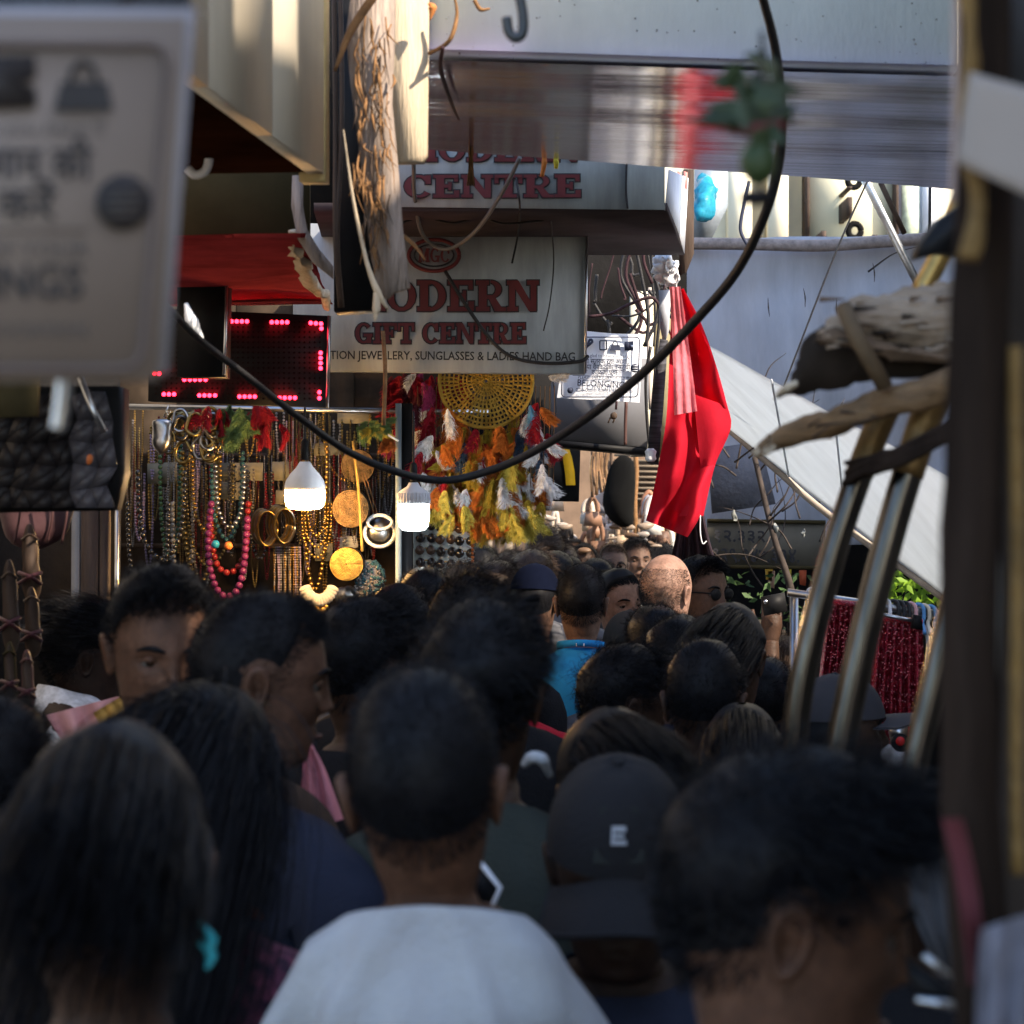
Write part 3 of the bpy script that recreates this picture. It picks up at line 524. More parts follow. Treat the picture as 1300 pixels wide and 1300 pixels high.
NECK = [(254, 575, 44, 165, 7.3, 5.2, 'brass', 'brass bead necklace left of the coloured bead strings'), (262, 580, 36, 95, 7.28, 4.4, 'gold', 'shorter gold bead necklace in the middle of the brass strings'),
 (266, 590, 60, 130, 7.33, 4, 'brass', 'wide brass bead necklace with many fine beads'), (258, 600, 28, 150, 7.34, 3, 'silver', 'fine silver bead necklace hanging within the brass strings'),
 (292, 592, 36, 78, 7.2, 5, 'silver', 'grey metal bead necklace above the turquoise pendant'), (288, 575, 40, 110, 7.25, 5.5, 'teal', 'teal bead necklace with turquoise pendant'),
 (400, 560, 30, 190, 7.25, 5, 'gold', 'long gold bead necklace right below the warm bulb'), (402, 640, 22, 40, 7.2, 3.6, 'gold', 'innermost of the nested gold chains under the warm bulb'), (402, 640, 30, 55, 7.21, 3.6, 'gold', 'middle of the nested gold chains under the warm bulb'), (402, 640, 38, 68, 7.22, 3.6, 'gold', 'outermost of the nested gold chains under the warm bulb'),
 (330, 600, 30, 110, 7.35, 4, 'black', 'black bead necklace left of the bangle stack'), (232, 640, 26, 110, 7.36, 5, 'white', 'pearl bead necklace low at the left of the stall'), (205, 600, 60, 110, 7.2, 6, 'black', 'thick black bead necklace at the far left of the stall'), (188, 640, 52, 120, 7.15, 5, 'black', 'black necklace hanging beside the steel upright'),
 (216, 560, 26, 150, 7.38, 5, 'green', 'dark green bead necklace behind the white card'), (440, 520, 60, 90, 7.4, 3.2, 'gold', 'fine gold chain across the upper straw bag')]
for u, v0, w, l, d, r, k, lab in NECK:
    tag(beads(drape(u, v0, w, l, d), r*d/F*.62, k, 'necklace'), lab, 'necklace', 'necklaces hanging in the jewellery stall')
t = thing('necklace', 'necklace of big magenta and red beads with blue and orange pendants', 'necklace', P(286, 690, 7.15), 'necklaces hanging in the jewellery stall')
bm0 = None
for cu, path, r, k in ((0, [(268, 640, 7.15), (264, 690, 7.14), (268, 728, 7.13), (278, 752, 7.12), (292, 757, 7.12), (303, 745, 7.12), (310, 715, 7.13), (314, 660, 7.14)], 4.7, 'magenta'), (1, [(266, 655, 7.2), (270, 695, 7.17), (276, 718, 7.16), (288, 727, 7.15), (300, 722, 7.16), (311, 700, 7.17), (315, 640, 7.2)], 4.4, 'redb')):
    p = spline(np.array([P(*q) for q in path]), 12); L = np.concatenate([[0], np.cumsum(np.linalg.norm(np.diff(p, axis=0), axis=1))]); rr = px(r, 7.15); n = int(L[-1]/(1.9*rr)); me = raw('bead', ball_arr(10, 8)[0]*rr, ball_arr(10, 8)[1], BC[k], True)
    for s in np.linspace(0, L[-1], n):
        o = link('bead', me, t); o.location = Vector([np.interp(s, L, p[:, q]) for q in range(3)])-t.location
for u, v, k in ((273.5, 691, 'turq'), (290, 693, 'orange')): G().ball(P(u, v, 7.08), px(5.5, 7.1), 12, 8).build('pendant', BC[k], t, True)
for k in range(170):
    u = random.choice([random.uniform(160, 345), random.uniform(355, 500), random.uniform(370, 440), random.uniform(160, 500)]); v0 = random.uniform(515, 640); l = random.uniform(50, 130); w = random.uniform(3, 12); d = random.uniform(7.36, 7.55)
    ck = random.choice(['gold', 'brass', 'silver', 'brass', 'gold', 'silver', 'black', 'redb', 'grey', 'lilac']); cn = {'redb': 'dark red', 'brass': 'dull brass', 'lilac': 'pale lilac'}.get(ck, ck); pl = 'left of the bangles' if u < 335 else ('near the warm bulb' if u < 430 else 'behind the straw bags')
    tag(beads(drape(u, v0, w, l, d), random.uniform(1.1, 2)*d/F, ck, 'chain', nu=5, nv=4), 'thin '+cn+' chain hanging at the back of the stall '+pl, 'chain', 'thin '+cn+' chains '+pl)
for k in range(16):   # dense tassel of silver strings right of the bangles
    u = 348+k*2.2; tag(beads([(u, 695, 7.3), (u+random.uniform(-2, 2), 740, 7.28), (u, 790, 7.28)], px(1.5, 7.3), random.choice(['silver', 'lilac', 'grey', 'silver', 'gold']), 'chain', nu=5, nv=4), 'silver bead string in the dense bunch below the bangles', 'chain', 'silver strings below the bangles')
t = thing('necklace', 'collar necklace of cream petals low below the warm bulb', 'necklace', P(405, 745, 7.15), 'necklaces hanging in the jewellery stall')
pet = raw('petal', ball_arr(8, 6)[0]*np.array([.011, .008, .02]), ball_arr(8, 6)[1], BC['white'], True)
for k, a in enumerate(np.linspace(-2.75, -.4, 15)):
    o = link('petal', pet, t); o.location = Vector(P(405+19*math.cos(a), 738-24*math.sin(a), 7.13))-t.location; o.rotation_euler = (0, -(a+math.pi/2), 0)
bg = G()
for k in range(9): bg.ball(P(390+random.random()*32, 765+random.random()*14, 7.2), px(random.uniform(3, 6), 7.2), 8, 6, (1, .3, 1))
bg.build('coins', M['gold'], t, True)
# cards, mask, masks of metal
CARD = mat('card', (.2, .19, .15), .7, var=.12)
for k, (u, v, w, h, lab) in enumerate([(187, 588, 38, 26, 'square cream price card at the left of the stall'), (272, 588, 62, 22, 'long cream card behind the grey metal beads'), (280, 612, 30, 22, 'cream card under the long card'), (214, 668, 14, 14, 'small white tag low at the left of the stall'), (345, 586, 26, 24, 'cream card left of the warm bulb'), (350, 622, 16, 18, 'small peach card beside the warm bulb'), (308, 590, 9, 16, 'small glowing orange card'), (428, 520, 42, 18, 'yellowish carton lying above the straw bags'), (400, 690, 22, 22, 'tan card inside the long gold necklace'), (395, 563, 40, 16, 'brown card above the warm bulb')]):
    tag(wobble(poly('card', [(u, v), (u+w, v+random.uniform(-1.5, 1.5)), (u+w, v+h), (u, v+h)], 7.42, .004, CARD if k != 6 else mat('ocard', (.6, .3, .08), .6)), .003, 9, k), lab, 'card', 'cards in the jewellery stall')  # one card has a stronger orange than the cream ones
t = thing('metal_ornament', 'cluster of ornate dark brass ornaments hanging under the LED display', 'ornament', P(240, 555, 7.2))
for k in range(22):
    a = random.uniform(0, 6.28); q = P(240+random.uniform(-30, 32), 555+random.uniform(-26, 24), 7.2+random.uniform(-.05, .05))
    o = G().tube([(q[0]+.03*math.cos(b)*random.uniform(.6, 1), q[1]+.01*math.sin(b+a), q[2]+.035*math.sin(b)) for b in np.linspace(0, 5.8, 9)], random.uniform(.003, .008), 6, 3).build('scroll', BC[random.choice(['brass', 'black', 'brass', 'silver'])], t, True)
t = thing('silver_mask', 'shiny silver ornament hanging left of the brass ornaments', 'ornament', P(205, 550, 7.15))
wobble(G().ball(P(206, 552, 7.15), .045, 14, 10, (.75, .4, 1.2)).build('shell', BC['silver'], t, True), .012, 26); pipe('chain', [(214, 515, 7.15), (208, 530, 7.15)], .003, BC['silver'], t)
t = thing('bangle_stack', 'two stacks of brass bangles below and left of the warm bulb', 'bangles', P(348, 665, 7.2))
for k in range(26):
    cu, cv = (331, 668) if k < 11 else (351, 664); d = 7.28-.009*(k % 13); a0 = random.uniform(-.3, .3)
    G().tube([P(cu+(k % 13)*.9+(16+random.uniform(-1, 1))*math.cos(a)*.8, cv+22*math.sin(a)+(k % 13)*.3, d+.02*math.sin(a+a0)) for a in np.linspace(0, 6.283, 22)], random.uniform(.0016, .0042), 6, 1).build('bangle', BC[['brass', 'silver', 'gold', 'grey'][k % 4]], t, True)
def feather(name, L, Wd, nb, m, curl):
    n = 230; sg = np.where(np.arange(n) % 2, 1., -1.); t = RNG.uniform(.08, 1, n); w = Wd*np.sin(np.pi*np.minimum(1, t*.9+.08))**.6*RNG.uniform(.6, 1.25, n); pts = []
    for k in range(4):
        f = k/3; pts.append(np.stack([curl*(t+.3*f*f)**2*L+sg*w*f*(1-.25*f), RNG.normal(size=n)*.3*w*f, -t*L-w*f*(.35+.75*f)], -1))
    P3 = np.stack(pts, 1); T = np.gradient(P3, axis=1); S = np.cross(T, RNG.normal(size=(n, 1, 3))); S /= np.linalg.norm(S, axis=2)[..., None]+1e-9; wd = .0012*np.array([1, .9, .6, .15])[None, :, None]
    V = np.stack([P3-S*wd, P3+S*wd], 2).reshape(-1, 3); b = (np.arange(n)*8)[:, None]+2*np.arange(3)[None]; return raw(name, V, np.stack([b, b+1, b+3, b+2], -1).reshape(-1, 4), m)
FC = {k: mat('feather_'+k, c, .8, var=.3, ns=40, trans=.35) for k, c in dict(yellow=(.42, .3, .035), lime=(.5, .42, .08), orange=(.52, .16, .025), rust=(.3, .1, .025), red=(.3, .012, .025), maroon=(.09, .015, .025), white=(.75, .75, .76), sky=(.2, .42, .55), navy=(.04, .07, .12), pink=(.4, .05, .16), green=(.12, .2, .08)).items()}
FE = {(k, v): feather('feather', random.uniform(.07, .095), random.uniform(.022, .034), 20, FC[k], random.uniform(-.35, .35)) for k in FC for v in range(4)}
def put_feather(t, u, v, d, k, s=1., rot=None):
    o = link('feather', FE[(k, random.randrange(4))], t); o.location = Vector(P(u, v, d))-t.location; o.scale = (s, s, s)
    o.rotation_euler = (random.uniform(-.5, .5), random.uniform(-.55, .55) if rot is None else rot, random.uniform(-1.3, 1.3)); return o
t = thing('dreamcatcher', 'big dreamcatcher with mustard crocheted disc and curtain of bright feathers', 'dreamcatcher', P(617, 485, 7.2))
MU = mat('mustard_yarn', (.36, .22, .035), .9, var=.3, ns=60, bump=.5, bs=300); cu, cv, R0 = 617, 484, 59
G().tube([P(cu+R0*math.cos(a), cv+R0*math.sin(a), 7.18) for a in np.linspace(0, 6.283, 60)], .006, 8, 1).build('hoop', MU, t, True)
for r in (4, 8, 13, 18, 24, 29, 35, 41, 47, 53): G().tube([P(cu+r*math.cos(a), cv+r*math.sin(a), 7.18+.004*math.sin(a*9)) for a in np.linspace(0, 6.283, 48)], .0034, 5, 1).build('crochet_round', MU, t, True)
g = G()
for r0, r1 in ((2, 13), (13, 24), (24, 35), (35, 47), (47, 59)):
    n = int(8+r1*.95)
    for k in range(n):
        a = 2*math.pi*(k+random.uniform(-.15, .15))/n; g.tube([P(cu+r0*math.cos(a), cv+r0*math.sin(a), 7.18), P(cu+r1*math.cos(a), cv+r1*math.sin(a), 7.18)], random.uniform(.0024, .0046), 4, 1, False)
g.build('crochet_web', MU, t, True)['kind'] = 'stuff'
for k in range(30): 
    u = 530+6*k; v0 = cv+math.sqrt(max(0, 58**2-(u-cu)**2)) if abs(u-cu) < 58 else 490
    pipe('cord', [(u, v0, 7.2), (u+random.uniform(-3, 3), 640-abs(u-620)*.3, 7.2)], .0012, M['fibre'], t, 4, 1)
n = 0
for k in range(285):
    u = random.triangular(512, 700, 632); top = cv+math.sqrt(max(0, 59**2-(u-cu)**2)) if abs(u-cu) < 58 else 482
    lo = 655-max(0, (560-u))*1.6-max(0, u-690)*1.6; v = top-4+(lo-top)*random.random()**.9
    if u > 668: c = random.choice(['white', 'orange', 'red', 'sky', 'white', 'yellow', 'orange', 'lime', 'navy'])
    elif u < 552: c = random.choice(['maroon', 'red', 'maroon', 'rust', 'pink', 'white', 'orange'])
    else: c = random.choice(['yellow', 'yellow', 'orange', 'rust', 'lime', 'orange', 'red', 'navy', 'orange', 'yellow', 'white', 'white' if v > 600 else 'yellow'])
    if v > 625: c = random.choice(['lime', 'lime', 'yellow', 'white', 'orange', 'orange'])
    put_feather(t, u, v, 7.2+random.uniform(-.1, .12), c, random.uniform(.8, 1.35))
for (u, v, c, s, r) in ((688, 586, 'white', 1.1, -.4), (688, 556, 'white', .9, -.6), (694, 478, 'white', .8, -1.3), (648, 650, 'lime', 1.1, -.3), (670, 640, 'lime', 1., .5), (588, 640, 'lime', 1.1, -.4), (566, 620, 'lime', .9, .3), (686, 598, 'white', 1., -.3), (685, 515, 'orange', .9, -.5)): put_feather(t, u, v, 7.06, c, s, r)
t = thing('dreamcatcher', 'maroon feather dreamcatcher in the shade left of the mustard disc', 'dreamcatcher', P(525, 500, 7.35))
for k in range(70): put_feather(t, random.gauss(525, 20), 470+random.random()*85, 7.35+random.uniform(-.08, .08), random.choice(['maroon', 'maroon', 'maroon', 'red', 'rust', 'pink']), random.uniform(.8, 1.2))
for (u, v) in ((530, 474), (548, 520), (543, 545)): put_feather(t, u, v, 7.22, 'white', .8, .9)
t = thing('feather_bunch', 'small bunch of green, red and yellow feathers under the LED display', 'feathers', P(310, 535, 7.2))
for k in range(46):
    u = random.gauss(308, 24); put_feather(t, u, 510+random.random()*36, 7.2+random.uniform(-.06, .06), 'green' if abs(u-302) < 14 else ('red' if u > 316 or u < 284 else random.choice(['yellow', 'rust', 'green'])), random.uniform(.6, 1))
t = thing('feather_duster', 'pale green feather tuft on a thin stick under the gift shop sign', 'feather tuft', P(472, 545, 6.9))
for k in range(26): put_feather(t, 472+random.gauss(0, 7), 533+random.random()*9, 6.9+random.uniform(-.04, .04), random.choice(['green', 'lime']), random.uniform(.4, .62), random.choice([-1, 1])*random.uniform(.2, 1.5))
pipe('stick', [(480, 545, 6.9), (506, 560, 6.9)], .003, M['white'], t)
for k in range(8): put_feather(t, 484+random.random()*16, 550+random.random()*12, 6.95, 'rust', .5)
# straw bags
STRAW = mat('straw', (.16, .1, .045), .7, var=.5, ns=40, stretch=(1, 1, 1), bump=.6, bs=120); GST = mat('gold_straw', (.38, .24, .06), .5, .5, var=.4, ns=40, bump=.5, bs=120)
def round_bag(u, v, r, d, m, lab, ry=1., strap=None):
    t = thing('straw_bag', lab, 'bag', P(u, v, d), 'round straw bags in the jewellery stall'); R = px(r, d); c = P(u, v, d); pr = []
    n = 12
    g = G().lathe([(R*.96, -.045), (R, -.02), (R, .02), (R*.96, .03), (R*.5, .046), (.002, .05)], c, 28, 'y'); o = g.build('body', mat('straw_gap_shade', (.02, .012, .006), .9), t, True); o.scale = (1, 1, ry)  # dark body colour stands in for shade between the coils
    for k in range(1, n): 
        o = G().tube([(R*k/n*math.cos(a), -(.0535-.018*(k/n)**2.2), R*k/n*math.sin(a)) for a in np.linspace(0, 6.283, 26)], R/n*.56, 6, 1); V = np.vstack(o.V)+np.array(c); o.V = [V]; q = o.build('coil', m, t, True); q.scale = (1, 1, ry)
    if strap: pipe('strap', strap, .0045, mat('strap_gold', (.3, .19, .05), .6), t)
round_bag(446, 646, 24, 7.2, STRAW, 'round brown straw bag with a dark centre right of the warm bulb', 1.05); round_bag(441, 716, 22, 7.15, GST, 'golden straw bag low beside the gold necklaces', 1., [(448, 560, 7.15), (455, 620, 7.13), (460, 700, 7.1)])
round_bag(455, 592, 22, 7.4, STRAW, 'round straw bag with a gold rim half hidden above the brown one')
t = thing('beaded_bag', 'silver half moon bag with a white rim left of the white bulb', 'bag', P(482, 672, 7.25))
for dd, r in ((7.2, 19), (7.26, 19), (7.32, 18)): G().tube([P(482+r*math.cos(a), 676+r*.95*math.sin(a)-(4 if math.sin(a) < -.6 else 0), dd) for a in np.linspace(0, 6.283, 30)], .006, 8, 1).build('rim', M['white'], t, True)
wobble(G().lathe([(px(18, 7.25), -.03), (px(18, 7.25), .03), (px(9, 7.25), .042)], P(482, 676, 7.25), 24, 'y').build('body', BC['silver'], t, True), .006, 40)
G().tube([P(482+16*math.cos(a), 662+10*math.sin(a), 7.18) for a in np.linspace(0, math.pi, 14)], .005, 6, 1).build('flap', M['white'], t, True)
for u in (466, 470): pipe('strap', [(u-7, 600, 7.3), (u+12, 662, 7.3)], .002, M['fibre'], t)
t = thing('beaded_pouch', 'teal and grey beaded pouch at the bottom of the straw bags', 'bag', P(468, 738, 7.15)); V, Fq = ball_arr(6, 4)
wobble(G().ball(P(468, 738, 7.17), .055, 16, 12, (.8, .45, 1.2)).build('body', BC['grey'], t, True), .006, 30)
for k in ('teal', 'grey'):
    g = G()
    for i in range(150): a, b = random.uniform(-1.5, 1.5), random.uniform(-1.2, 1.2); g.add(V*.0045+np.array(P(468, 738, 7.17))+np.array([.046*math.sin(a)*math.cos(b), -.028*math.cos(a)*math.cos(b), .068*math.sin(b)]), Fq)
    if k == 'teal': g.V = [v+np.array([.006, 0, 0]) for v in g.V]
    g.build('beading', BC[k], t, True)['kind'] = 'stuff'
o = wobble(G().ball(P(440, 756, 7.2), .035, 12, 8, (1.2, .6, .8)).build('ornament', BC['silver'], None, True), .012, 40); tag(o, 'crumpled silver ornament below the golden straw bag', 'ornament')
o = poly('card', [(428, 682), (452, 680), (455, 694), (446, 698), (430, 696)], 7.42, .005, M['white']); tag(o, 'white paper between the two straw bags', 'card')
# sunglasses rack
t = thing('sunglasses_rack', 'pale board with rows of dark sunglasses right of the white bulb', 'rack', P(560, 700, 7.45))
poly('board', [(525, 640), (600, 640), (600, 900), (525, 900)], 7.5, .03, mat('rackboard', (.3, .34, .34), .6), t)
LN = mat('dark_lens', (.012, .011, .012), .08, spec=.8); LB = mat('brown_lens', (.06, .035, .025), .1, spec=.8)
def shades(t, u, v, d, s, m):
    fr = G()
    for sg in (-1, 1): fr.lathe([(px(6.2*s, d), -.004), (px(7*s, d), 0), (px(6.2*s, d), .006), (.001, .009)], P(u+sg*8*s, v, d), 14, 'y')
    o = fr.build('sunglasses', m, t, True); pipe('bridge', [(u-3*s, v-2*s, d-.004), (u, v-3.5*s, d-.006), (u+3*s, v-2*s, d-.004)], .0018, M['gold'], o, 5, 2)
    for sg in (-1, 1): pipe('temple', [(u+sg*14*s, v-2, d-.003), (u+sg*10*s, v-6, d-.05), (u+sg*3*s, v-9, d-.06)], .0016, BC['silver'], o, 5, 2)
for i, u in enumerate((540, 566, 590)):
    for j in range(7): shades(t, u+random.uniform(-1, 1), 652+j*15.5+i*2, 7.46, .88, LB if (i+j) % 4 == 3 else LN)
o = beads([(598, 655, 7.3), (600, 700, 7.3), (598, 760, 7.3)], px(2.2, 7.3), 'orange', 'necklace'); tag(o, 'hanging string of coppery beads at the right of the sunglasses', 'necklace')
# bulbs: lit lamps
def bulb(u, d, vs, lab, cap, glow, em, es, rib):
    (v0, v1, v2, v3) = vs; t = thing('led_bulb', lab, 'light bulb', P(u, v1, d)); c = P(u, v2, d); k = d/F
    pipe('cord', [(u, v0-70, d+.02), (u, v0-30, d+.01), (u, v0, d)], .003, M['rubber'], t)
    G().lathe([(4.5*k, -4*k), (5*k, 10*k), (4.5*k, 20*k), (2*k, 23*k)], P(u, v0+18, d), 14).build('holder', M['black'], t, True)
    r = rib[1]*k; h = (v2-v1)*k
    prof = [(r, 0), (r*1.0, h*.12), (r*.93, h*.32), (r*.72, h*.55), (r*.42, h*.78), (r*.25, h*.97)] if rib[0] == 0 else [(r*.97, 0), (r, h*.08), (r*.96, h*.5), (r*.8, h*.62), (r*.42, h*.8), (r*.28, h*.98)]
    G().lathe(prof, c, 24).build('body', cap, t, True)
    if rib[0]:
        for a in np.linspace(0, 6.283, 30)[:-1]: G().tube([(c[0]+r*1.0*math.cos(a), c[1]+r*math.sin(a), c[2]+.04*h), (c[0]+r*.97*math.cos(a), c[1]+r*.97*math.sin(a), c[2]+.5*h)], r*.05, 4, 1).build('fin', cap, t)
    h2 = (v3-v2)*k; G().lathe([(r*.3, -h2), (r*.7, -h2*.96), (r*.9, -h2*.82), (r*.98, -h2*.5), (r*.98, -.001)], c, 24).build('diffuser', mat(glow, (.9, .9, .9), .4, emit=em, es=es*1.1), t, True)
bulb(387, 6.85, (562, 585, 622, 647), 'warm glowing bulb with a conical white cap hanging among gold necklaces', M['white'], 'warm_glow', (1, .55, .18), 75, (0, 26))
bulb(525, 6.8, (592, 612, 640, 674), 'white glowing bulb with ribbed cap hanging left of the dreamcatcher', mat('bulb_cap', (.45, .45, .47), .5), 'cool_glow', (.88, .96, 1), 12, (1, 20.5))

# ---------------------------------------------------------------- behind: lane end, boards, red cloth
o = poly('board', [(650, 564), (737, 567), (735, 637), (648, 635)], 9.9, .05, M['black']); MC = tag(o, 'black square sign with a yellow arch logo behind the feathers', 'sign')
Y = mat('arch_yellow', (.75, .42, .01), .5)
for L_, R_ in (([(711, 565), (714, 578), (717, 598), (718.5, 616)], [(721, 565), (726, 580), (729.5, 598), (730.5, 616)]), ([(702, 565), (698, 578), (694, 598), (692, 616)], [(692, 565), (687, 580), (683, 598), (681, 616)])):
    V = [P(u, v, dd) for dd in (9.885, 9.899) for q in (L_, R_) for u, v in q]; k = 4
    G().add(V, [[i, i+1, k+i+1, k+i] for i in range(3)]+[[2*k+i, 3*k+i, 3*k+i+1, 2*k+i+1] for i in range(3)]+[[i, 2*k+i, 2*k+i+1, i+1] for i in range(3)]+[[k+i, k+i+1, 3*k+i+1, 3*k+i] for i in range(3)]).build('arch', Y, MC)
t = thing('grey_box', 'flat grey panel box hanging under the small warning poster', 'box', P(762, 520, 8.4))
G().slab([P(u, v, 8.4) for u, v in ((700, 455), (824, 455), (822, 568), (700, 557))], .25).build('body', mat('grey_box', (.13, .13, .14), .6, var=.1, ns=3), t)
G().slab([P(u, v, 8.38) for u, v in ((700, 558), (822, 569), (822, 577), (700, 566))], .25).build('base', M['black'], t)
t = thing('plug', 'brown two pin plug dangling under the small warning poster', 'plug', P(777, 528, 8.2))
pipe('flex', [(783, 505, 8.1), (782, 520, 8.1)], .004, M['maroon'], t); wobble(G().ball(P(779, 528, 8.1), .014, 10, 8, (1, .7, 1)).build('body', M['brown'], t, True), .003, 40)
for k in (-3, 3): pipe('pin', [(778+k, 530, 8.1), (775+k, 537, 8.1)], .003, M['brown'], t)
tag(pipe('flex', [(795, 510, 8.3), (794, 540, 8.3), (794, 565, 8.3)], .006, mat('browncord', (.07, .035, .03), .6)), 'brown cord hanging on the grey panel box', 'cord')
o = poly('shade_sheet', [(560, 262), (872, 262), (872, 468), (560, 468)], 9.2, .06, M['dark']); tag(o, 'added dark sheet standing in for shade behind the tangle of wires', 'wall')  # near-black sheet added in place of the shade around the wires
o = poly('pillar', [(801, 370), (829, 370), (831, 580), (801, 580)], 8.9, .1, M['cream']); wobble(o, .004, 9); tag(o, 'rusty cream pillar behind the small warning poster', 'pillar')
o = poly('pillar', [(830, 370), (852, 370), (852, 580), (830, 580)], 8.95, .1, mat('olive_pillar', (.2, .17, .1), .7)); tag(o, 'olive pillar between the cream one and the red cloth', 'pillar')
tag(pipe('conduit', [(825, 365, 8.7), (823, 430, 8.7), (826, 520, 8.7)], .007, mat('conduit', (.35, .29, .25), .5)), 'pinkish metal conduit on the cream pillar', 'pipe')
WL = ['loose black wire in the tangle beside the gift shop sign', 'loose maroon wire in the tangle beside the gift shop sign']
for k in range(22):
    u, v = random.uniform(750, 850), random.uniform(295, 410); a = random.uniform(-.5, 3.2); l = random.uniform(25, 75); d = random.uniform(8.0, 8.9)
    if k % 4 == 0: pts = [(u, 300, d), (u+random.uniform(-12, 12), 350, d), (u+random.uniform(-20, 20), 400, d), (u+random.uniform(-20, 20), 440, d)]
    else: pts = [(u, v, d), (u+l*.4*math.cos(a), v+l*.3*math.sin(a)+8, d), (u+l*.7*math.cos(a)+random.uniform(-8, 8), v+l*.7*math.sin(a)+10, d), (u+l*math.cos(a), v+l*math.sin(a), d)]
    pts = [(min(max(q[0], 748), 862), min(q[1], 440), q[2]) for q in pts]
    tag(pipe('wire', pts, random.choice([.003, .004, .006]), M['rubber'] if k % 3 else M['maroon']), WL[0 if k % 3 else 1], 'wire', 'tangled '+('black' if k % 3 else 'maroon')+' wires')
for k, pts in enumerate([[(748, 402, 7.9), (775, 398, 7.9), (800, 386, 7.9), (828, 378, 7.9), (842, 398, 7.9)], [(828, 300, 7.9), (828, 340, 7.9), (838, 380, 7.9), (834, 440, 7.9), (828, 520, 7.9), (824, 575, 7.9)], [(820, 300, 7.9), (817, 330, 7.9), (828, 360, 7.9)], [(826, 440, 7.8), (820, 480, 7.8), (822, 540, 7.8), (828, 590, 7.8)]]):
    tag(pipe('wire', pts, .0055, M['maroon'] if k in (0, 2) else M['rubber']), ['reddish wire stretched just above the small warning poster', 'long black wire running down beside the red cloth', 'short reddish wire below the upper sign corner', 'black wire hugging the striped strap'][k], 'wire')
t = thing('plastic_bundle', 'crumpled white plastic bundle tied at the top of the red cloth', 'plastic bag', P(848, 345, 7.6))
for k in range(7): wobble(G().ball(P(846+random.uniform(-7, 8), 345+random.uniform(-14, 14), 7.55), random.uniform(.016, .028), 16, 12).build('fold', M['white'], t, False), .026, 45, k)
wobble(G().slab([P(u, v, 7.6) for u, v in ((836, 368), (852, 368), (849, 420), (843, 440), (838, 415))], .01).build('tail', mat('greyplastic', (.35, .37, .42), .4), t), .004, 9)
t = thing('strap', 'dark striped strap hanging beside the red cloth with a white knob', 'strap', P(832, 500, 7.5))
G().slab([P(u, v, 7.5) for u, v in ((838, 430), (848, 432), (842, 520), (836, 590), (822, 588), (826, 520))], .015).build('band', mat('striped_strap', (.04, .04, .05), .7, var=.9, ns=6, stretch=(1, 1, 14)), t)
G().lathe([(.012, -.02), (.019, -.012), (.016, 0), (.019, .012), (.01, .022)], P(826, 578, 7.42), 12).build('knob', M['white'], t, True)
def curtain(name, left, right, d, m, nu=16, nv=24, fold=.03, ff=3., th=.003, parent=None, seed=0, noise=.01):
    L_, R_ = spline(np.array([(u, v, 0) for u, v in left]), 8), spline(np.array([(u, v, 0) for u, v in right]), 8); V = []
    for j in range(nv+1):
        a = L_[int(j/nv*(len(L_)-1))]; b = R_[int(j/nv*(len(R_)-1))]
        for i in range(nu+1):
            s = i/nu; p = a*(1-s)+b*s; q = mnoise.noise(Vector((p[0]/40, p[1]/60, seed)))
            V.append(P(p[0], p[1], d+fold*math.sin(s*ff*2*math.pi+seed+j*.05)*(.3+.7*j/nv)+noise*q))
    V = np.array(V); n = len(V); w = nu+1; Q = [[j*w+i, (j+1)*w+i, (j+1)*w+i+1, j*w+i+1] for j in range(nv) for i in range(nu)]
    return G().add(np.vstack([V, V+np.array([0, th, 0])]), Q+[[n+k for k in f[::-1]] for f in Q]).build(name, m, parent, True)
t = thing('red_cloth', 'bright red cloth hanging like a flag with a pink gauze strip over it', 'cloth', P(875, 520, 7.4))
curtain('cloth', [(853, 372), (850, 450), (846, 530), (836, 590), (828, 630), (820, 661)], [(868, 366), (890, 410), (908, 460), (922, 510), (928, 542), (912, 580), (893, 622), (889, 654), (873, 682)], 7.4, M['red'], nu=26, nv=34, fold=.05, ff=1.6, seed=.6, parent=t, noise=.11)
curtain('cloth', [(880, 500), (886, 560), (888, 610), (862, 655)], [(922, 515), (928, 542), (908, 590), (893, 655)], 7.34, M['red'], nu=10, nv=14, fold=.02, ff=.8, seed=2, parent=t, noise=.03)
curtain('gauze', [(850, 364), (853, 420), (855, 480), (856, 527)], [(864, 364), (872, 420), (880, 480), (885, 522)], 7.27, M['pink'], nu=14, nv=22, fold=.005, ff=2.5, seed=1, parent=t, noise=.03)
pipe('tassel_thread', [(889, 654, 7.35), (889, 676, 7.35), (892, 690, 7.35), (897, 687, 7.35)], .002, M['white'], t)
t = thing('maroon_parasol', 'folded dark maroon striped parasol under the red cloth', 'parasol', P(885, 700, 8.3))
curtain('fabric', [(866, 640), (858, 680), (850, 720), (846, 760), (846, 800)], [(890, 645), (897, 680), (907, 720), (914, 750), (918, 790)], 8.35, M['maroon'], nu=24, nv=16, fold=.035, ff=4, parent=t)
pipe('piping', [(890, 640, 8.28), (899, 684, 8.28), (910, 722, 8.28), (917, 758, 8.28), (919, 790, 8.28)], .004, mat('piping', (.35, .22, .22), .6), t)
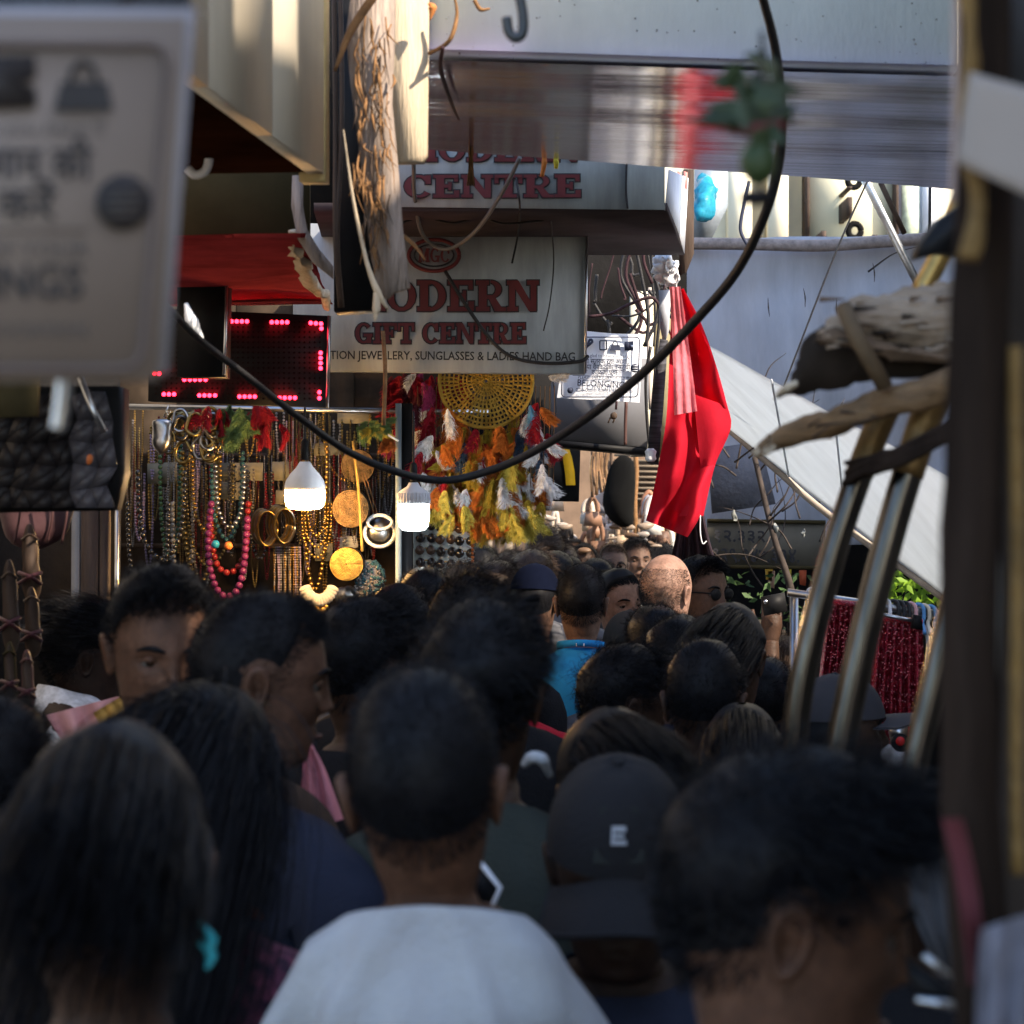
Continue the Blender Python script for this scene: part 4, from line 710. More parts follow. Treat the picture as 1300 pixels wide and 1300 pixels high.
# number banner, dead branches
t = thing('number_banner', 'drab olive banner painted with two rows of numerals', 'banner', P(970, 690, 9.3))
G().slab([P(u, v, 9.3) for u, v in ((898, 659), (1048, 664), (1048, 720), (898, 719))], .03).build('board', mat('banner', (.105, .095, .075), .8, var=.2, ns=5), t)
for v in (661, 719): pipe('frame', [(898, v, 9.29), (1048, v+2, 9.29)], .008, M['olive'], t, sm=1)
text('lettering', '१२.३३२.', 907, 687, 9.28, 15, M['ink'], t, w=70, bold=.02, rot=-1); text('lettering', '१२९.३४७.३३४.', 905, 712, 9.28, 17, M['ink'], t, w=110, bold=.02, rot=-1)
for k in range(30):
    u, v = random.uniform(895, 1045), random.uniform(560, 760); a = random.uniform(-2.6, -.3); l = random.uniform(60, 150); d = random.uniform(8.6, 9.2); pts = [(u, v, d)]
    for j in range(4): a += random.uniform(-.5, .5); u += l/4*math.cos(a); v += l/4*math.sin(a); pts.append((u, v, d+random.uniform(-.05, .05)))
    tag(pipe('branch', pts, [.004, .0025, .001], M['twig'], seg=6), 'bare dead branch tangled before the number banner', 'branch', 'dead branches under the awning')
tag(pipe('branch', [(958, 580, 8.8), (972, 640, 8.75), (985, 690, 8.7), (1002, 740, 8.7), (1010, 790, 8.7)], [.01, .012, .016], M['twig']), 'thick bare stem slanting across the number banner', 'branch')
for k, (p, lab) in enumerate([([(958, 548, 8.8), (962, 520, 8.8), (975, 470, 8.8), (998, 448, 8.8)], 'twig rising against the grey tarp beside the wire'), ([(1102, 345, 9.6), (1135, 322, 9.6), (1170, 312, 9.6)], 'bare twig lying along the top of the grey tarp')]): tag(pipe('twig', p, [.005, .003, .001], M['twig'], seg=6), lab, 'twig')
LEAF = raw('leaf', [(0, 0, 0), (.022, .006, -.04), (0, 0, -.11), (-.022, .006, -.04)], [[0, 1, 2], [0, 2, 3]], M['leaf'])
t = thing('plant', 'dark leafy plant behind the raised hand and the clothes rack', 'plant', P(990, 820, 9))
G().tube([P(1000, 1050, 9), P(1000, 900, 9), P(990, 800, 9)], .02, 8).build('stem', M['twig'], t, True)
for k in range(220):
    o = link('leaf', LEAF, t); o.location = Vector(P(random.uniform(900, 1060), random.uniform(725, 900), 9+random.uniform(-.3, .5)))-t.location; o.rotation_euler = [random.uniform(-1.4, 1.4) for _ in range(3)]; q = random.uniform(.3, .6); o.scale = (q, q, q)
LEAF2 = raw('leaf', [(0, 0, 0), (.022, .006, -.04), (0, 0, -.11), (-.022, .006, -.04)], [[0, 1, 2], [0, 2, 3]], mat('bright_leaf', (.2, .34, .03), .5, trans=.5))
t = thing('plant', 'bright yellow green plant behind the coat hangers', 'plant', P(1145, 755, 8.8))
G().tube([P(1150, 950, 8.8), P(1148, 760, 8.8)], .012, 6).build('stem', M['twig'], t, True)
for k in range(150):
    o = link('leaf', LEAF2, t); o.location = Vector(P(random.uniform(1118, 1200), random.uniform(722, 762), 8.8+random.uniform(-.2, .2)))-t.location; o.rotation_euler = [random.uniform(-1.4, 1.4) for _ in range(3)]; o.scale = (.5, .5, .5)
for k, (u, v) in enumerate(((932, 655), (985, 670), (1020, 678))): 
    o = wobble(G().ball(P(u, v, 8.7), .011, 10, 8, (1, .6, 1.5)).build('blossom', mat('dull_scrap', (.2, .21, .2), .7), None, False), .012, 60, k); tag(o, ['left', 'middle', 'right'][k]+' one of the three pale scraps caught in the dead branches', 'scrap')
o = poly('drape', [(898, 570), (965, 560), (985, 640), (905, 652)], 9.5, .05, mat('greydrape', (.12, .12, .14), .8, var=.4, ns=4, bump=.5)); tag(o, 'crumpled dark grey sheet behind the branches', 'sheet')
o = poly('shade_sheet', [(860, 560), (1260, 560), (1260, 1250), (860, 1250)], 10.3, .1, M['dark']); tag(o, 'added dark sheet filling the dark background beneath the grey tarp', 'stall wall')  # near-black filler sheet added to keep the background dark
for k, (u, c) in enumerate(((972, (.6, .35, .05)), (996, (.65, .5, .05)), (1015, (.5, .1, .04)), (975, (.5, .3, .2)))):
    o = poly('cloth', [(u, 722+k), (u+9, 722+k), (u+8, 738+k*3), (u+1, 736+k*3)], 10.0, .02, mat('spot%d' % k, c, .6)); tag(o, ['orange', 'yellow', 'red', 'pinkish'][k]+' scrap of cloth in the dark stall under the number banner', 'cloth')
# far shop with bags
DF = 14.0
t = thing('far_shop', 'sunlit shop front with shelves at the end of the lane', 'shop', P(740, 700, DF))
poly('wall', [(560, 470), (905, 470), (905, 1100), (560, 1100)], DF, .1, mat('shopwall', (.13, .085, .055), .8, var=.4, ns=3), t)
for v in (692, 742): poly('shelf', [(690, v), (880, v), (880, v+4), (690, v+4)], DF-.3, .3, M['brown'], t)
for k in range(6): poly('pilaster', [(602+13*k, 470), (612+13*k, 470), (612+13*k, 1100), (602+13*k, 1100)], 12.2, .2, mat('olivep', (.19, .15, .11), .7) if k % 2 else M['brown'], t)
for k in range(9): poly('slat', [(780, 576+7*k), (880, 577+7*k), (880, 580+7*k), (780, 579+7*k)], DF-.08, .05, mat('slat', (.2, .15, .1), .7), t)
pipe('cord', [(806, 566, 13), (808, 600, 13), (806, 640, 13), (808, 690, 13)], .014, M['fibre'], t)
wf = poly('screen', [(798, 676), (842, 676), (842, 690), (798, 690)], 13.4, .05, M['black'], t)
poly('screen_text', [(800, 684), (818, 684), (818, 688), (800, 688)], 13.38, .005, mat('screen_white', (.5, .6, .8), .5, emit=(.6, .75, 1), es=1.2), wf)
for u in (800, 812): poly('screen_text', [(u, 676.5), (u+7, 676.5), (u+7, 682), (u, 682)], 13.38, .005, mat('screen_pink', (.6, .2, .5), .5, emit=(.8, .25, .6), es=.9), wf)
BAGC = [(.42, .3, .2), (.5, .42, .34), (.09, .05, .035), (.02, .017, .016), (.55, .52, .48), (.3, .14, .08), (.2, .11, .07), (.2, .2, .22)]; BN = ['tan', 'beige', 'dark brown', 'black', 'off white', 'chestnut', 'brown', 'grey']
def handbag(u, v, w, h, d, k):
    t = thing('handbag', BN[k]+' handbag hanging in the sunlit shop at the lane end', 'handbag', P(u, v, d), BN[k]+' handbags in the far shop'); m = mat('bag_'+BN[k], BAGC[k], .5, var=.25, ns=12); kx = d/F
    c = P(u, v, d); g = G(); pr = [(-.5, -.5), (.5, -.5), (.46, .1), (.36, .5), (-.36, .5), (-.46, .1)]
    g.slab([(c[0]+a*w*kx*random.uniform(.9, 1.1), c[1]-.05, c[2]+b*h*kx) for a, b in pr], .1); g.build('body', m, t)
    G().tube([(c[0]-w*kx*.3, c[1], c[2]+h*kx*.45), (c[0]-w*kx*.22, c[1], c[2]+h*kx*1.1), (c[0]+w*kx*.05, c[1], c[2]+h*kx*1.5), (c[0]+w*kx*.24, c[1], c[2]+h*kx*1.1), (c[0]+w*kx*.3, c[1], c[2]+h*kx*.45)], .014, 6, 4).build('handle', m, t, True)
for k in range(64): handbag(random.uniform(690, 850), random.uniform(635, 745), random.uniform(12, 24), random.uniform(13, 24), random.uniform(13.0, 13.8), random.choice([0, 1, 1, 0, 2, 3, 4, 4, 5, 6, 7]))
BRZ = mat('bronze_strip', (.5, .3, .17), .3, .9, var=.5, ns=12)
for k in range(16): tag(pipe('strap', [(752+k*1.6, 566, 12.9), (750+k*1.5+random.uniform(-4, 4), 595, 12.9), (752+k*1.7+random.uniform(-6, 6), 625+random.uniform(-12, 12), 12.9)], .009, BRZ if k % 3 else M['brown'], seg=5, sm=3), 'shiny bronze strap in the bunch hanging at the far shop', 'strap', 'bronze straps at the far shop')
o = wobble(G().ball(P(789, 626, 12.6), .2, 12, 12, (.42, .4, 1.)).build('hanging_bundle', mat('dark_felt', (.006, .006, .006), 1, spec=.05), None, True), .045, 6); tag(o, 'long black bundle hanging before the far shop', 'bundle')
o = curtain('cloth', [(755, 630), (762, 640), (770, 648)], [(778, 618), (776, 634), (772, 650)], 12.7, mat('offwhite', (.6, .5, .45), .8), nu=6, nv=6, fold=.02); tag(o, 'off white baby shirt hanging before the far shop', 'shirt')
for k in range(14):
    u, v = random.uniform(690, 870), random.uniform(655, 700); o = wobble(G().ball(P(u, v, 12.6), random.uniform(.016, .03), 12, 8, (1.7, .6, .6)).build('shoe', mat('shoe%d' % (k % 3), [(.2, .15, .11), (.26, .22, .19), (.12, .07, .04)][k % 3], .35), None, True), .02, 12, k)
    tag(o, ['tan', 'cream', 'brown'][k % 3]+' shoe on display in the far shop', 'shoe', ['tan', 'cream', 'brown'][k % 3]+' shoes in the far shop')

# ---------------------------------------------------------------- clothes rack on the right
t = thing('clothes_rack', 'clothes rail under the white awning', 'clothes rack', P(1120, 780, 6.3))
pipe('rail', [(1000, 752, 6.3), (1260, 790, 6.3)], .011, M['steel'], t, sm=1)
for u in (1008, 1250): pipe('upright', [(u, 755, 6.32), (u, 1500, 6.32)], .012, M['steel'], t, sm=1)
HC = [(1123, 'white', (.6, .6, .62)), (1134, 'black', (.015, .015, .016)), (1141, 'second black', (.015, .015, .016)), (1148, 'third black', (.015, .015, .016)), (1156, 'pink', (.55, .3, .3)), (1166, 'blue', (.08, .22, .42)), (1173, 'cream', (.55, .46, .34)), (1181, 'second blue', (.08, .22, .42)), (1031, 'white wire', (.6, .6, .62))]
for u, nm, c in HC:
    v = 752+(u-1000)*38/260; col = mat('hanger_'+nm.split()[-1], c, .4)
    o = pipe('hanger', [(u-4, v+3, 6.3), (u-5, v-6, 6.3), (u, v-9, 6.3), (u+6, v-5, 6.29), (u+7, v+8, 6.28), (u+5, v+14, 6.27), (u+8, v+28, 6.2)], .0055, col, seg=8); tag(o, nm+' plastic hanger hooked on the clothes rail', 'hanger', 'coat hangers on the rail')
SEQ = mat('red_sequin', (.4, .008, .025), .22, var=.5, ns=90, bump=1.6, bs=160, spec=.8)
for k, (L_, R_, dd, lab) in enumerate([([(1112, 786), (1108, 830), (1104, 880), (1100, 935)], [(1171, 792), (1173, 840), (1175, 890), (1178, 960)], 6.15, 'red sequined skirt clipped to the right part of the rail'), ([(1052, 765), (1046, 810), (1040, 860), (1032, 940)], [(1092, 770), (1094, 820), (1096, 880), (1098, 940)], 6.25, 'red sequined skirt seen between the two chrome tubes')]):
    t = thing('sequin_skirt', lab, 'skirt', P(L_[0][0], L_[0][1], dd)); curtain('skirt', L_, R_, dd, SEQ, nu=70, nv=34, fold=.04, ff=6.5, parent=t, noise=.02, seed=k)
    pipe('waistband', [(L_[0][0], L_[0][1]-2, dd-.02), (R_[0][0], R_[0][1]-2, dd-.02)], .009, SEQ, t, sm=1); V, Fq = ball_arr(5, 4)
    g = G()
    for i in range(300):
        j = random.random(); s = random.random(); y_ = np.linspace(0, 1, len(L_)); q = [np.interp(j, y_, [c[i] for c in L_])*(1-s)+np.interp(j, y_, [c[i] for c in R_])*s for i in (0, 1)]; g.add(V*np.array([.0024, .001, .0024])+np.array(P(q[0], q[1], dd-.024)), Fq)
    g.build('sequins', mat('sequin', (.55, .12, .14), .15, .8), t)['kind'] = 'stuff'
t = thing('skirt_clip', 'black clip hanger holding the red sequined skirt', 'clip', P(1164, 800, 6.05)); G().slab([P(u, v, 6.08) for u, v in ((1160, 780), (1170, 782), (1172, 800), (1158, 798))], .03).build('jaw', M['black'], t); pipe('bar', [(1110, 778, 6.1), (1168, 790, 6.1)], .005, M['steel'], t, sm=1)
o = curtain('shirt', [(1172, 792), (1176, 820), (1172, 860)], [(1188, 800), (1192, 840), (1184, 880)], 6.35, M['white'], nu=10, nv=10, fold=.02); tag(o, 'white garment hanging behind the right sequined skirt', 'garment')
t = thing('camera_gadget', 'small silver and black gadget with a red round lens beside the cap wearer', 'gadget', P(1141, 935, 5.5))
G().slab([P(u, v, 5.5) for u, v in ((1131, 922), (1153, 922), (1150, 940), (1134, 940))], .05).build('top', M['steel'], t); G().lathe([(.02, -.02), (.022, .02)], P(1142, 942, 5.5), 16, 'y').build('barrel', M['black'], t); G().ball(P(1143, 941, 5.47), .011, 10, 8, (1, .5, 1)).build('lens', mat('red_lens', (.5, .02, .02), .2), t, True)

# ---------------------------------------------------------------- chrome frame, plywood, stick, post (right foreground)
def chrome(lab, pts, r, tape):
    t = thing('chrome_tube', lab, 'tube', P(*pts[0])); pipe('tube', pts, r, M['chrome'], t, seg=20); 
    if tape: pipe('tape', tape, r*1.06, mat('gold_tape', (.13, .075, .025), .4, .4, var=.4, ns=18, bump=.4, bs=40), t, seg=16)
chrome('left slanting chrome tube reaching down to the crowd', [(1125, 520, 3.0), (1107, 560, 3.0), (1068, 670, 3.0), (1040, 770, 3.0), (1018, 865, 3.0), (1008, 947, 3.0), (1004, 1000, 3.0)], .0175, [(1128, 512, 3.0), (1107, 560, 3.0), (1091, 602, 3.0)])
chrome('middle slanting chrome tube, the thickest one', [(1186, 500, 2.9), (1172, 540, 2.9), (1139, 645, 2.9), (1111, 750, 2.9), (1085, 860, 2.9), (1066, 955, 2.9), (1060, 1005, 2.9)], .0195, [(1188, 494, 2.9), (1172, 540, 2.9), (1152, 603, 2.9)])
chrome('short chrome tube at the right, nearest the old post', [(1215, 740, 2.6), (1190, 850, 2.6), (1168, 940, 2.6), (1152, 1010, 2.6)], .015, None)
o = pipe('tube', [(1222, 250, 3), (1195, 320, 3), (1168, 372, 3)], .014, mat('goldtube', (.3, .19, .06), .35, .7, var=.4, ns=14), seg=14); tag(o, 'short golden tube slanting out of the old post above the plywood', 'tube')
t = thing('tie_joint', 'rusty knotted tie joining the chrome tubes', 'joint', P(1120, 580, 2.85))
for k in range(20): pipe('wrap', [(1080+random.uniform(-8, 8), 600+random.uniform(-14, 14), 2.93), (1115, 590+random.uniform(-14, 8), 2.86), (1150, 575+random.uniform(-8, 12), 2.82), (1205, 545+random.uniform(-12, 12), 2.8)], random.uniform(.002, .006), M['post'], t)
t = thing('timber_stick', 'weathered rough timber stick with a splintered end across the chrome tubes', 'stick', P(1080, 528, 2.9))
wobble(wobble(pipe('stick', [(962, 576, 3.0), (985, 562, 3.0), (1012, 549, 2.97), (1046, 538, 2.94), (1080, 527, 2.9), (1115, 517, 2.88), (1150, 506, 2.85), (1235, 478, 2.8)], [.006, .013, .016, .0185, .0175, .0195, .019, .021], M['bamboo'], t, seg=20), .006, 16), .003, 70)
for k in range(12): pipe('splinter', [(985+random.uniform(-8, 10), 562+random.uniform(-10, 8), 2.985), (968+random.uniform(-6, 4), 572+random.uniform(-6, 6), 2.985), (954+random.uniform(-4, 8), 579+random.uniform(-7, 5), 2.985)], [.003, .0035, .0006], M['wood'] if k % 3 == 0 else M['bamboo'], t, 5, 2)
for k in range(9): pipe('splinter', [((u_ := random.uniform(1010, 1180)), 551-(u_-1010)*.31+random.uniform(-12, 12), 2.885), (u_+random.uniform(10, 40), 546-(u_-1010)*.31+random.uniform(-12, 12), 2.865)], [.0025, .0006], M['brown'], t, 4, 1)
t = thing('plywood_scrap', 'broken piece of plywood with torn layered edges at the right', 'plywood', P(1110, 430, 2.9))
def jag(base, n, amp, dd, th, m):
    q = []
    for (u0, v0), (u1, v1) in zip(base, base[1:]+base[:1]):
        L = math.hypot(u1-u0, v1-v0); k = max(1, int(L/7))
        for j in range(k): f = j/k; q.append((u0+(u1-u0)*f+(random.uniform(-amp, amp) if u0 < 1225 else 0), v0+(v1-v0)*f+(random.uniform(-amp, amp) if u0 < 1225 else 0)))
    wobble(poly('ply_layer', q, dd, th, m, t), .002, 30)
PD = mat('ply_dark', (.022, .016, .012), .9, var=.5, ns=8, spec=.08); PT = mat('ply_top', (.24, .17, .115), .85, ns=14, stretch=(1, 2, 5), bump=.9, bs=24, spec=.1, col2=(.36, .28, .21)); PM = mat('ply_mid', (.13, .085, .055), .85, var=.5, ns=16, bump=.8, bs=30, spec=.1)
jag([(986, 506), (1006, 487), (1014, 452), (1026, 428), (1052, 410), (1090, 420), (1240, 440), (1240, 478), (1130, 478), (1060, 492)], 7, 3, 2.9, .03, PD)
jag([(1036, 424), (1062, 398), (1080, 380), (1120, 372), (1240, 352), (1240, 452), (1185, 446), (1150, 436), (1110, 432), (1080, 425)], 7, 4, 2.87, .012, PT)
jag([(1030, 434), (1058, 416), (1100, 426), (1150, 440), (1240, 452), (1240, 462), (1130, 456), (1060, 436)], 7, 3, 2.86, .01, PM)
for k in range(26): u_ = random.uniform(1040, 1205); v_ = random.uniform(378, 445); pipe('splinter', [(u_, v_, 2.865), (u_+random.uniform(8, 34), v_+random.uniform(-4, 3), 2.855)], [.0035, .0008], random.choice([PT, PM, PD]), t, 4, 1)
pipe('batten', [(1070, 388, 2.85), (1090, 432, 2.83), (1124, 492, 2.84)], .0105, mat('batten', (.1, .065, .035), .8, var=.3, ns=10), t, sm=1)
pipe('splinter', [(985, 502, 2.9), (1000, 492, 2.88), (1012, 486, 2.88)], [.002, .006, .004], M['wood'], t)
o = poly('dark_fabric', [(1162, 325), (1172, 304), (1195, 278), (1240, 250), (1240, 322), (1195, 318)], 2.6, .05, M['black']); wobble(o, .006, 9); tag(o, 'black pointed fabric flap beside the old post', 'fabric')
t = thing('old_post', 'blurred dark weathered post at the right edge of the lane', 'post', P(1240, 650, 1.5))
V = []
nn = 26
for j in range(nn+1):
    v = -80+j*1500/nn; uL = 1213 if v < 300 else 1213-(v-300)*.045 if v < 700 else 1195+max(0, v-1000)*.06; 
    for u, dy in ((uL, 1.5), (uL+42, 1.48), (uL+72, 1.5), (uL+72, 1.62), (uL, 1.62)): V.append(P(u, v, dy))
wobble(G().add(V, [[j*5+i, j*5+(i+1) % 5, (j+1)*5+(i+1) % 5, (j+1)*5+i] for j in range(nn) for i in range(5)]).build('beam', M['post'], t, True), .004, 14)
wobble(pipe('rope', [(1226, -60, 1.45), (1232, 60, 1.45), (1228, 150, 1.45), (1240, 260, 1.45), (1232, 330, 1.45)], .006, M['rope'], t, 10), .004, 50)
pipe('edge_trim', [(1214, -60, 1.48), (1213, 120, 1.48), (1209, 260, 1.48)], .0022, mat('trim', (.4, .3, .26), .6), t)
o = poly('dark_tarp', [(1240, -80), (1420, -80), (1420, 190), (1300, 128), (1242, 95)], 1.55, .01, mat('dark_tarp', (.05, .048, .05), .7, var=.3, ns=6)); wobble(o, .004, 12); tag(o, 'dark grey tarp scrap at the top right corner', 'tarp')
o = cloth('paper_scrap', [P(1236, 92, 1.42), P(1400, 150, 1.4), P(1400, 300, 1.4), P(1216, 205, 1.42)], .002, mat('paper_scrap', (.26, .22, .19), .7, var=.06), res=(8, 8), amp=.012, sc=12); tag(o, 'blurred pale paper scrap tied to the old post', 'paper')
o = cloth('hanging_fabric', [P(1264, 230, 1.6), P(1420, 300, 1.6), P(1420, 1500, 1.6), P(1268, 1240, 1.6)], .01, mat('brown_fabric', (.035, .027, .022), .8, var=.4, ns=6), res=(16, 20), amp=.03, sc=6); tag(o, 'dark hanging fabric at the right edge', 'fabric')
o = pipe('gold_strip', [(1288, 440, 1.5), (1292, 700, 1.5), (1290, 930, 1.5), (1292, 1110, 1.5)], .005, M['rope'], seg=10); tag(o, 'blurred golden braid hanging at the right edge', 'braid')
o = curtain('pink_scarf', [(1196, 1040), (1212, 1110), (1222, 1180), (1232, 1250)], [(1222, 1040), (1238, 1110), (1248, 1180), (1250, 1262)], 1.46, mat('dusty_pink', (.1, .026, .03), .8, var=.4, ns=9), nu=10, nv=16, fold=.006); tag(o, 'dusty pink cloth strip at the foot of the old post', 'cloth')
o = curtain('grey_cloth', [(1246, 1180), (1240, 1250), (1236, 1400)], [(1340, 1150), (1340, 1260), (1340, 1400)], 1.4, mat('blue_grey', (.13, .13, .16), .8, var=.3, ns=8), nu=14, nv=10, fold=.01); tag(o, 'blue grey cloth in the bottom right corner', 'cloth')

# chillies and lemon charm (out of focus)
t = thing('chilli_charm', 'blurred charm of green leaves, chillies and a lemon hanging from the black cable', 'charm', P(965, 150, 1.55)); dC = 1.55
pipe('thread', [(968, 40, dC), (966, 130, dC), (965, 260, dC)], .0018, M['rubber'], t)
GL = mat('charm_green', (.022, .034, .014), .45, var=.4, ns=30); GD = mat('chilli_green', (.014, .025, .01), .35, var=.3); 
G().ball(P(963, 206, dC), .0134, 16, 12, (.95, .9, 1.15)).build('lemon', mat('lime_skin', (.025, .042, .014), .4, var=.2, bump=.2, bs=120), t, True)
for k, (a, b) in enumerate((((1005, 146), (868, 152)), ((995, 158), (905, 160)), ((940, 140), (1012, 135)))): pipe('chilli', [(a[0], a[1], dC), ((a[0]+b[0])/2, (a[1]+b[1])/2+5, dC), (b[0], b[1], dC)], [.005, .006, .0014], GD if k != 1 else mat('chilli_red', (.09, .012, .015), .4), t, 10)
CL = raw('leaf', [(0, 0, 0), (.0076, .003, -.011), (0, 0, -.029), (-.0076, .003, -.011)], [[0, 1, 2], [0, 2, 3]], GL)
for k in range(26):
    o = link('leaf', CL, t); o.location = Vector(P(random.gauss(962, 18), random.uniform(70, 165), dC+random.uniform(-.02, .02)))-t.location; o.rotation_euler = (random.uniform(-.5, .5), random.uniform(-2.4, 2.4), random.uniform(-1, 1))
G().box(P(944, 256, dC-.01), P(976, 246, dC+.01)).build('charcoal', M['black'], t)
pipe('thread', [(965, 250, dC), (956, 262, dC)], .0014, M['rubber'], t)

# ---------------------------------------------------------------- left stalls
o = poly('door_panel', [(-120, 380), (148, 380), (148, 1400), (-120, 1400)], 7.0, .06, M['dark']); tag(o, 'dark panel wall left of the jewellery stall', 'wall')
for k, (u, w, m) in enumerate(((91, 10, mat('greystrip', (.2, .19, .18), .5)), (103, 22, M['brown']), (127, 10, M['brown']))):
    o = poly('batten', [(u, 628), (u+w, 628), (u+w-3, 1200), (u-3, 1200)], 6.3, .05, m); tag(o, ['pale grey vertical strip left of the steel upright', 'wide dark wooden batten beside the pale strip', 'narrow dark wooden batten next to the steel upright'][k], 'batten')
t = thing('tote_bag', 'big dark faceted tote bag hanging at the left edge', 'bag', P(60, 560, 4.2)); TB = mat('tote', (.012, .010, .011), .5, var=.35, ns=9); TB2 = mat('tote_side', (.06, .056, .065), .3, var=.3, ns=9)
V = {}
pts2 = {}
for j in range(6):
    for i in range(9):
        u = -70+26*i+(10 if j % 2 else 0)+random.uniform(-5, 5); v = 500+30*j+random.uniform(-5, 5); pts2[(i, j)] = P(min(u, 152), min(v, 645), 4.2+.05*abs(i-4)/4+random.uniform(-.006, .006))
for j in range(5):
    for i in range(8):
        for tri in (((i, j), (i+1, j), (i, j+1)), ((i+1, j), (i+1, j+1), (i, j+1))):
            c = np.mean([pts2[q] for q in tri], axis=0); G().slab([tuple(c+(np.array(pts2[q])-c)*.965) for q in tri], .004).build('facet', TB if i < 6 else TB2, t)
G().slab([P(u, v, 4.27) for u, v in ((-75, 492), (150, 490), (152, 600), (140, 648), (-75, 652))], .12).build('lining', M['black'], t)
pipe('strap', [(102, 480, 4.15), (118, 520, 4.13), (132, 548, 4.15)], .006, M['steel'], t); wobble(G().ball(P(115, 582, 4.12), .007, 8, 6).build('charm', BC['orange'], t, True), .006, 60)
o = poly('panel', [(-60, 470), (48, 470), (46, 528), (-60, 532)], 3.6, .02, M['olive']); tag(o, 'dull olive sheet just below the large poster', 'panel')
t = thing('backpack', 'dusky pink crumpled bag hanging at the left edge', 'bag', P(50, 655, 5.2)); PK = mat('dusky', (.05, .022, .024), .6, var=.3, ns=6, bump=.4, bs=12)
wobble(G().ball(P(48, 656, 5.2), .095, 20, 14, (.9, .5, .75)).build('body', PK, t, True), .02, 14)
for u in (20, 62, 80): pipe('strap', [(u, 622, 5.13), (u+5, 650, 5.11), (u-2, 690, 5.13)], .0028, mat('dusky2', (.075, .036, .036), .5), t)
SHO = mat('tan_leather', (.06, .034, .02), .5, var=.3, ns=9); STP = mat('straps', (.05, .014, .018), .5)
def sandal(u, v, w, h, d, m, lab):
    t = thing('sandal', lab, 'sandal', P(u, v, d)); out = []
    for a in np.linspace(0, 2*math.pi, 30)[:-1]:
        y = math.sin(a); x = math.cos(a)*(.36+.1*y-.1*math.exp(-((y-.05)/.35)**2)); out.append((u+w*x+w*.06*y, v+h*.5*y))
    G().slab([P(*q, d) for q in out], .02).build('sole', m, t); G().slab([P(u+(q[0]-u)*.86, v+(q[1]-v)*.92, d-.002) for q in out], .003).build('insole', mat('insole', (.045, .028, .02), .7), t)
    for v0, v1 in ((.12, .26), (.26, .12)): G().tube([P(u-w*.42, v+h*v0, d+.004), P(u, v+h*(v0+v1)/2-2, d-.03), P(u+w*.42, v+h*v1, d+.004)], .0045, 8, 6).build('strap', STP, t, True)
    G().tube([P(u-w*.3, v-h*.3, d), P(u, v-h*.36, d-.03), P(u+w*.3, v-h*.3, d)], .003, 8, 5).build('strap', m, t, True)
for a in [(38, 715, 34, 100, 5.0, SHO, 'tall brown sandal hanging below the dusky bag'), (12, 770, 32, 120, 4.8, M['brown'], 'dark brown sandal at the very left edge'), (40, 790, 30, 90, 4.9, SHO, 'brown sandal with a shiny edge, second from below'), (34, 865, 24, 80, 4.6, mat('rosysole', (.1, .045, .042), .5), 'rosy soled sandal with a maroon strap, lowest at the left'), (12, 855, 24, 80, 4.65, M['olive'], 'olive sandal beside the rosy soled one')]: sandal(*a)
# ---------------------------------------------------------------- people
NS = 56
_t = 2*np.pi*np.arange(NS)/NS; ANG = _t-.45*np.sin(_t)           # segment angles, denser at the face (angle 0 = front, +Y)
HZ = [-.012, 0, .012, .03, .055, .08, .105, .13]
HF = [.050, .066, .078, .083, .085, .086, .088, .091]
HB = [-.050, -.047, -.048, -.056, -.066, -.080, -.092, -.101]
HW = [.052, .046, .050, .056, .0615, .066, .0705, .0745]
def head_pt(a, z):
    """skin surface of the head at angle a, height z above the chin"""
    a = np.asarray(a, float); z = np.asarray(z, float); k = np.sqrt(np.clip(1-((z-.13)/.104)**2, 0, 1)); top = z > .13
    f = np.where(top, .091*k**.9, np.interp(z, HZ, HF)); b = np.where(top, -.101*k, np.interp(z, HZ, HB)); w = np.where(top, .0745*k, np.interp(z, HZ, HW))
    yc, bb = (f+b)/2, (f-b)/2; c, s = np.cos(a), np.sin(a); e = 2/2.25
    x = w*np.sign(s)*np.abs(s)**e; y = yc+bb*np.sign(c)*np.abs(c)**e
    return x, y, z
def face_relief(V):
    x, y, z = V[:, 0], V[:, 1], V[:, 2]; m = (y > .02) & (z > -.01) & (z < .2)
    def gs(x0, z0, sx, sz, amp): return amp*np.exp(-((np.abs(x)-x0)/sx)**2-((z-z0)/sz)**2)
    d = gs(.033, .118, .015, .010, -.011)+gs(.030, .136, .022, .007, .005)+gs(0, .122, .009, .02, .006)+gs(0, .100, .0095, .017, .014)+gs(0, .086, .012, .010, .017)+gs(.012, .083, .007, .006, .007)
    d += gs(.012, .050, .016, .006, .006)+gs(.010, .0405, .015, .006, .006)-gs(0, .0455, .022, .0028, .006)+gs(0, .012, .018, .012, .006)+gs(.042, .09, .02, .018, .004)+gs(.045, .055, .018, .02, -.004)
    V[m, 1] += d[m]; return V
BZ = [-.76, -.70, -.62, -.52, -.42, -.33, -.24, -.165, -.13, -.10, -.08, -.066, -.052, -.036, -.02]
BF = [.10, .105, .108, .105, .107, .115, .112, .095, .078, .058, .042, .03, .022, .02, .026]
BB = [-.125, -.13, -.115, -.102, -.115, -.128, -.13, -.125, -.118, -.105, -.095, -.086, -.078, -.07, -.064]
BW = [.178, .18, .17, .158, .168, .184, .197, .203, .199, .18, .142, .1, .069, .056, .053]
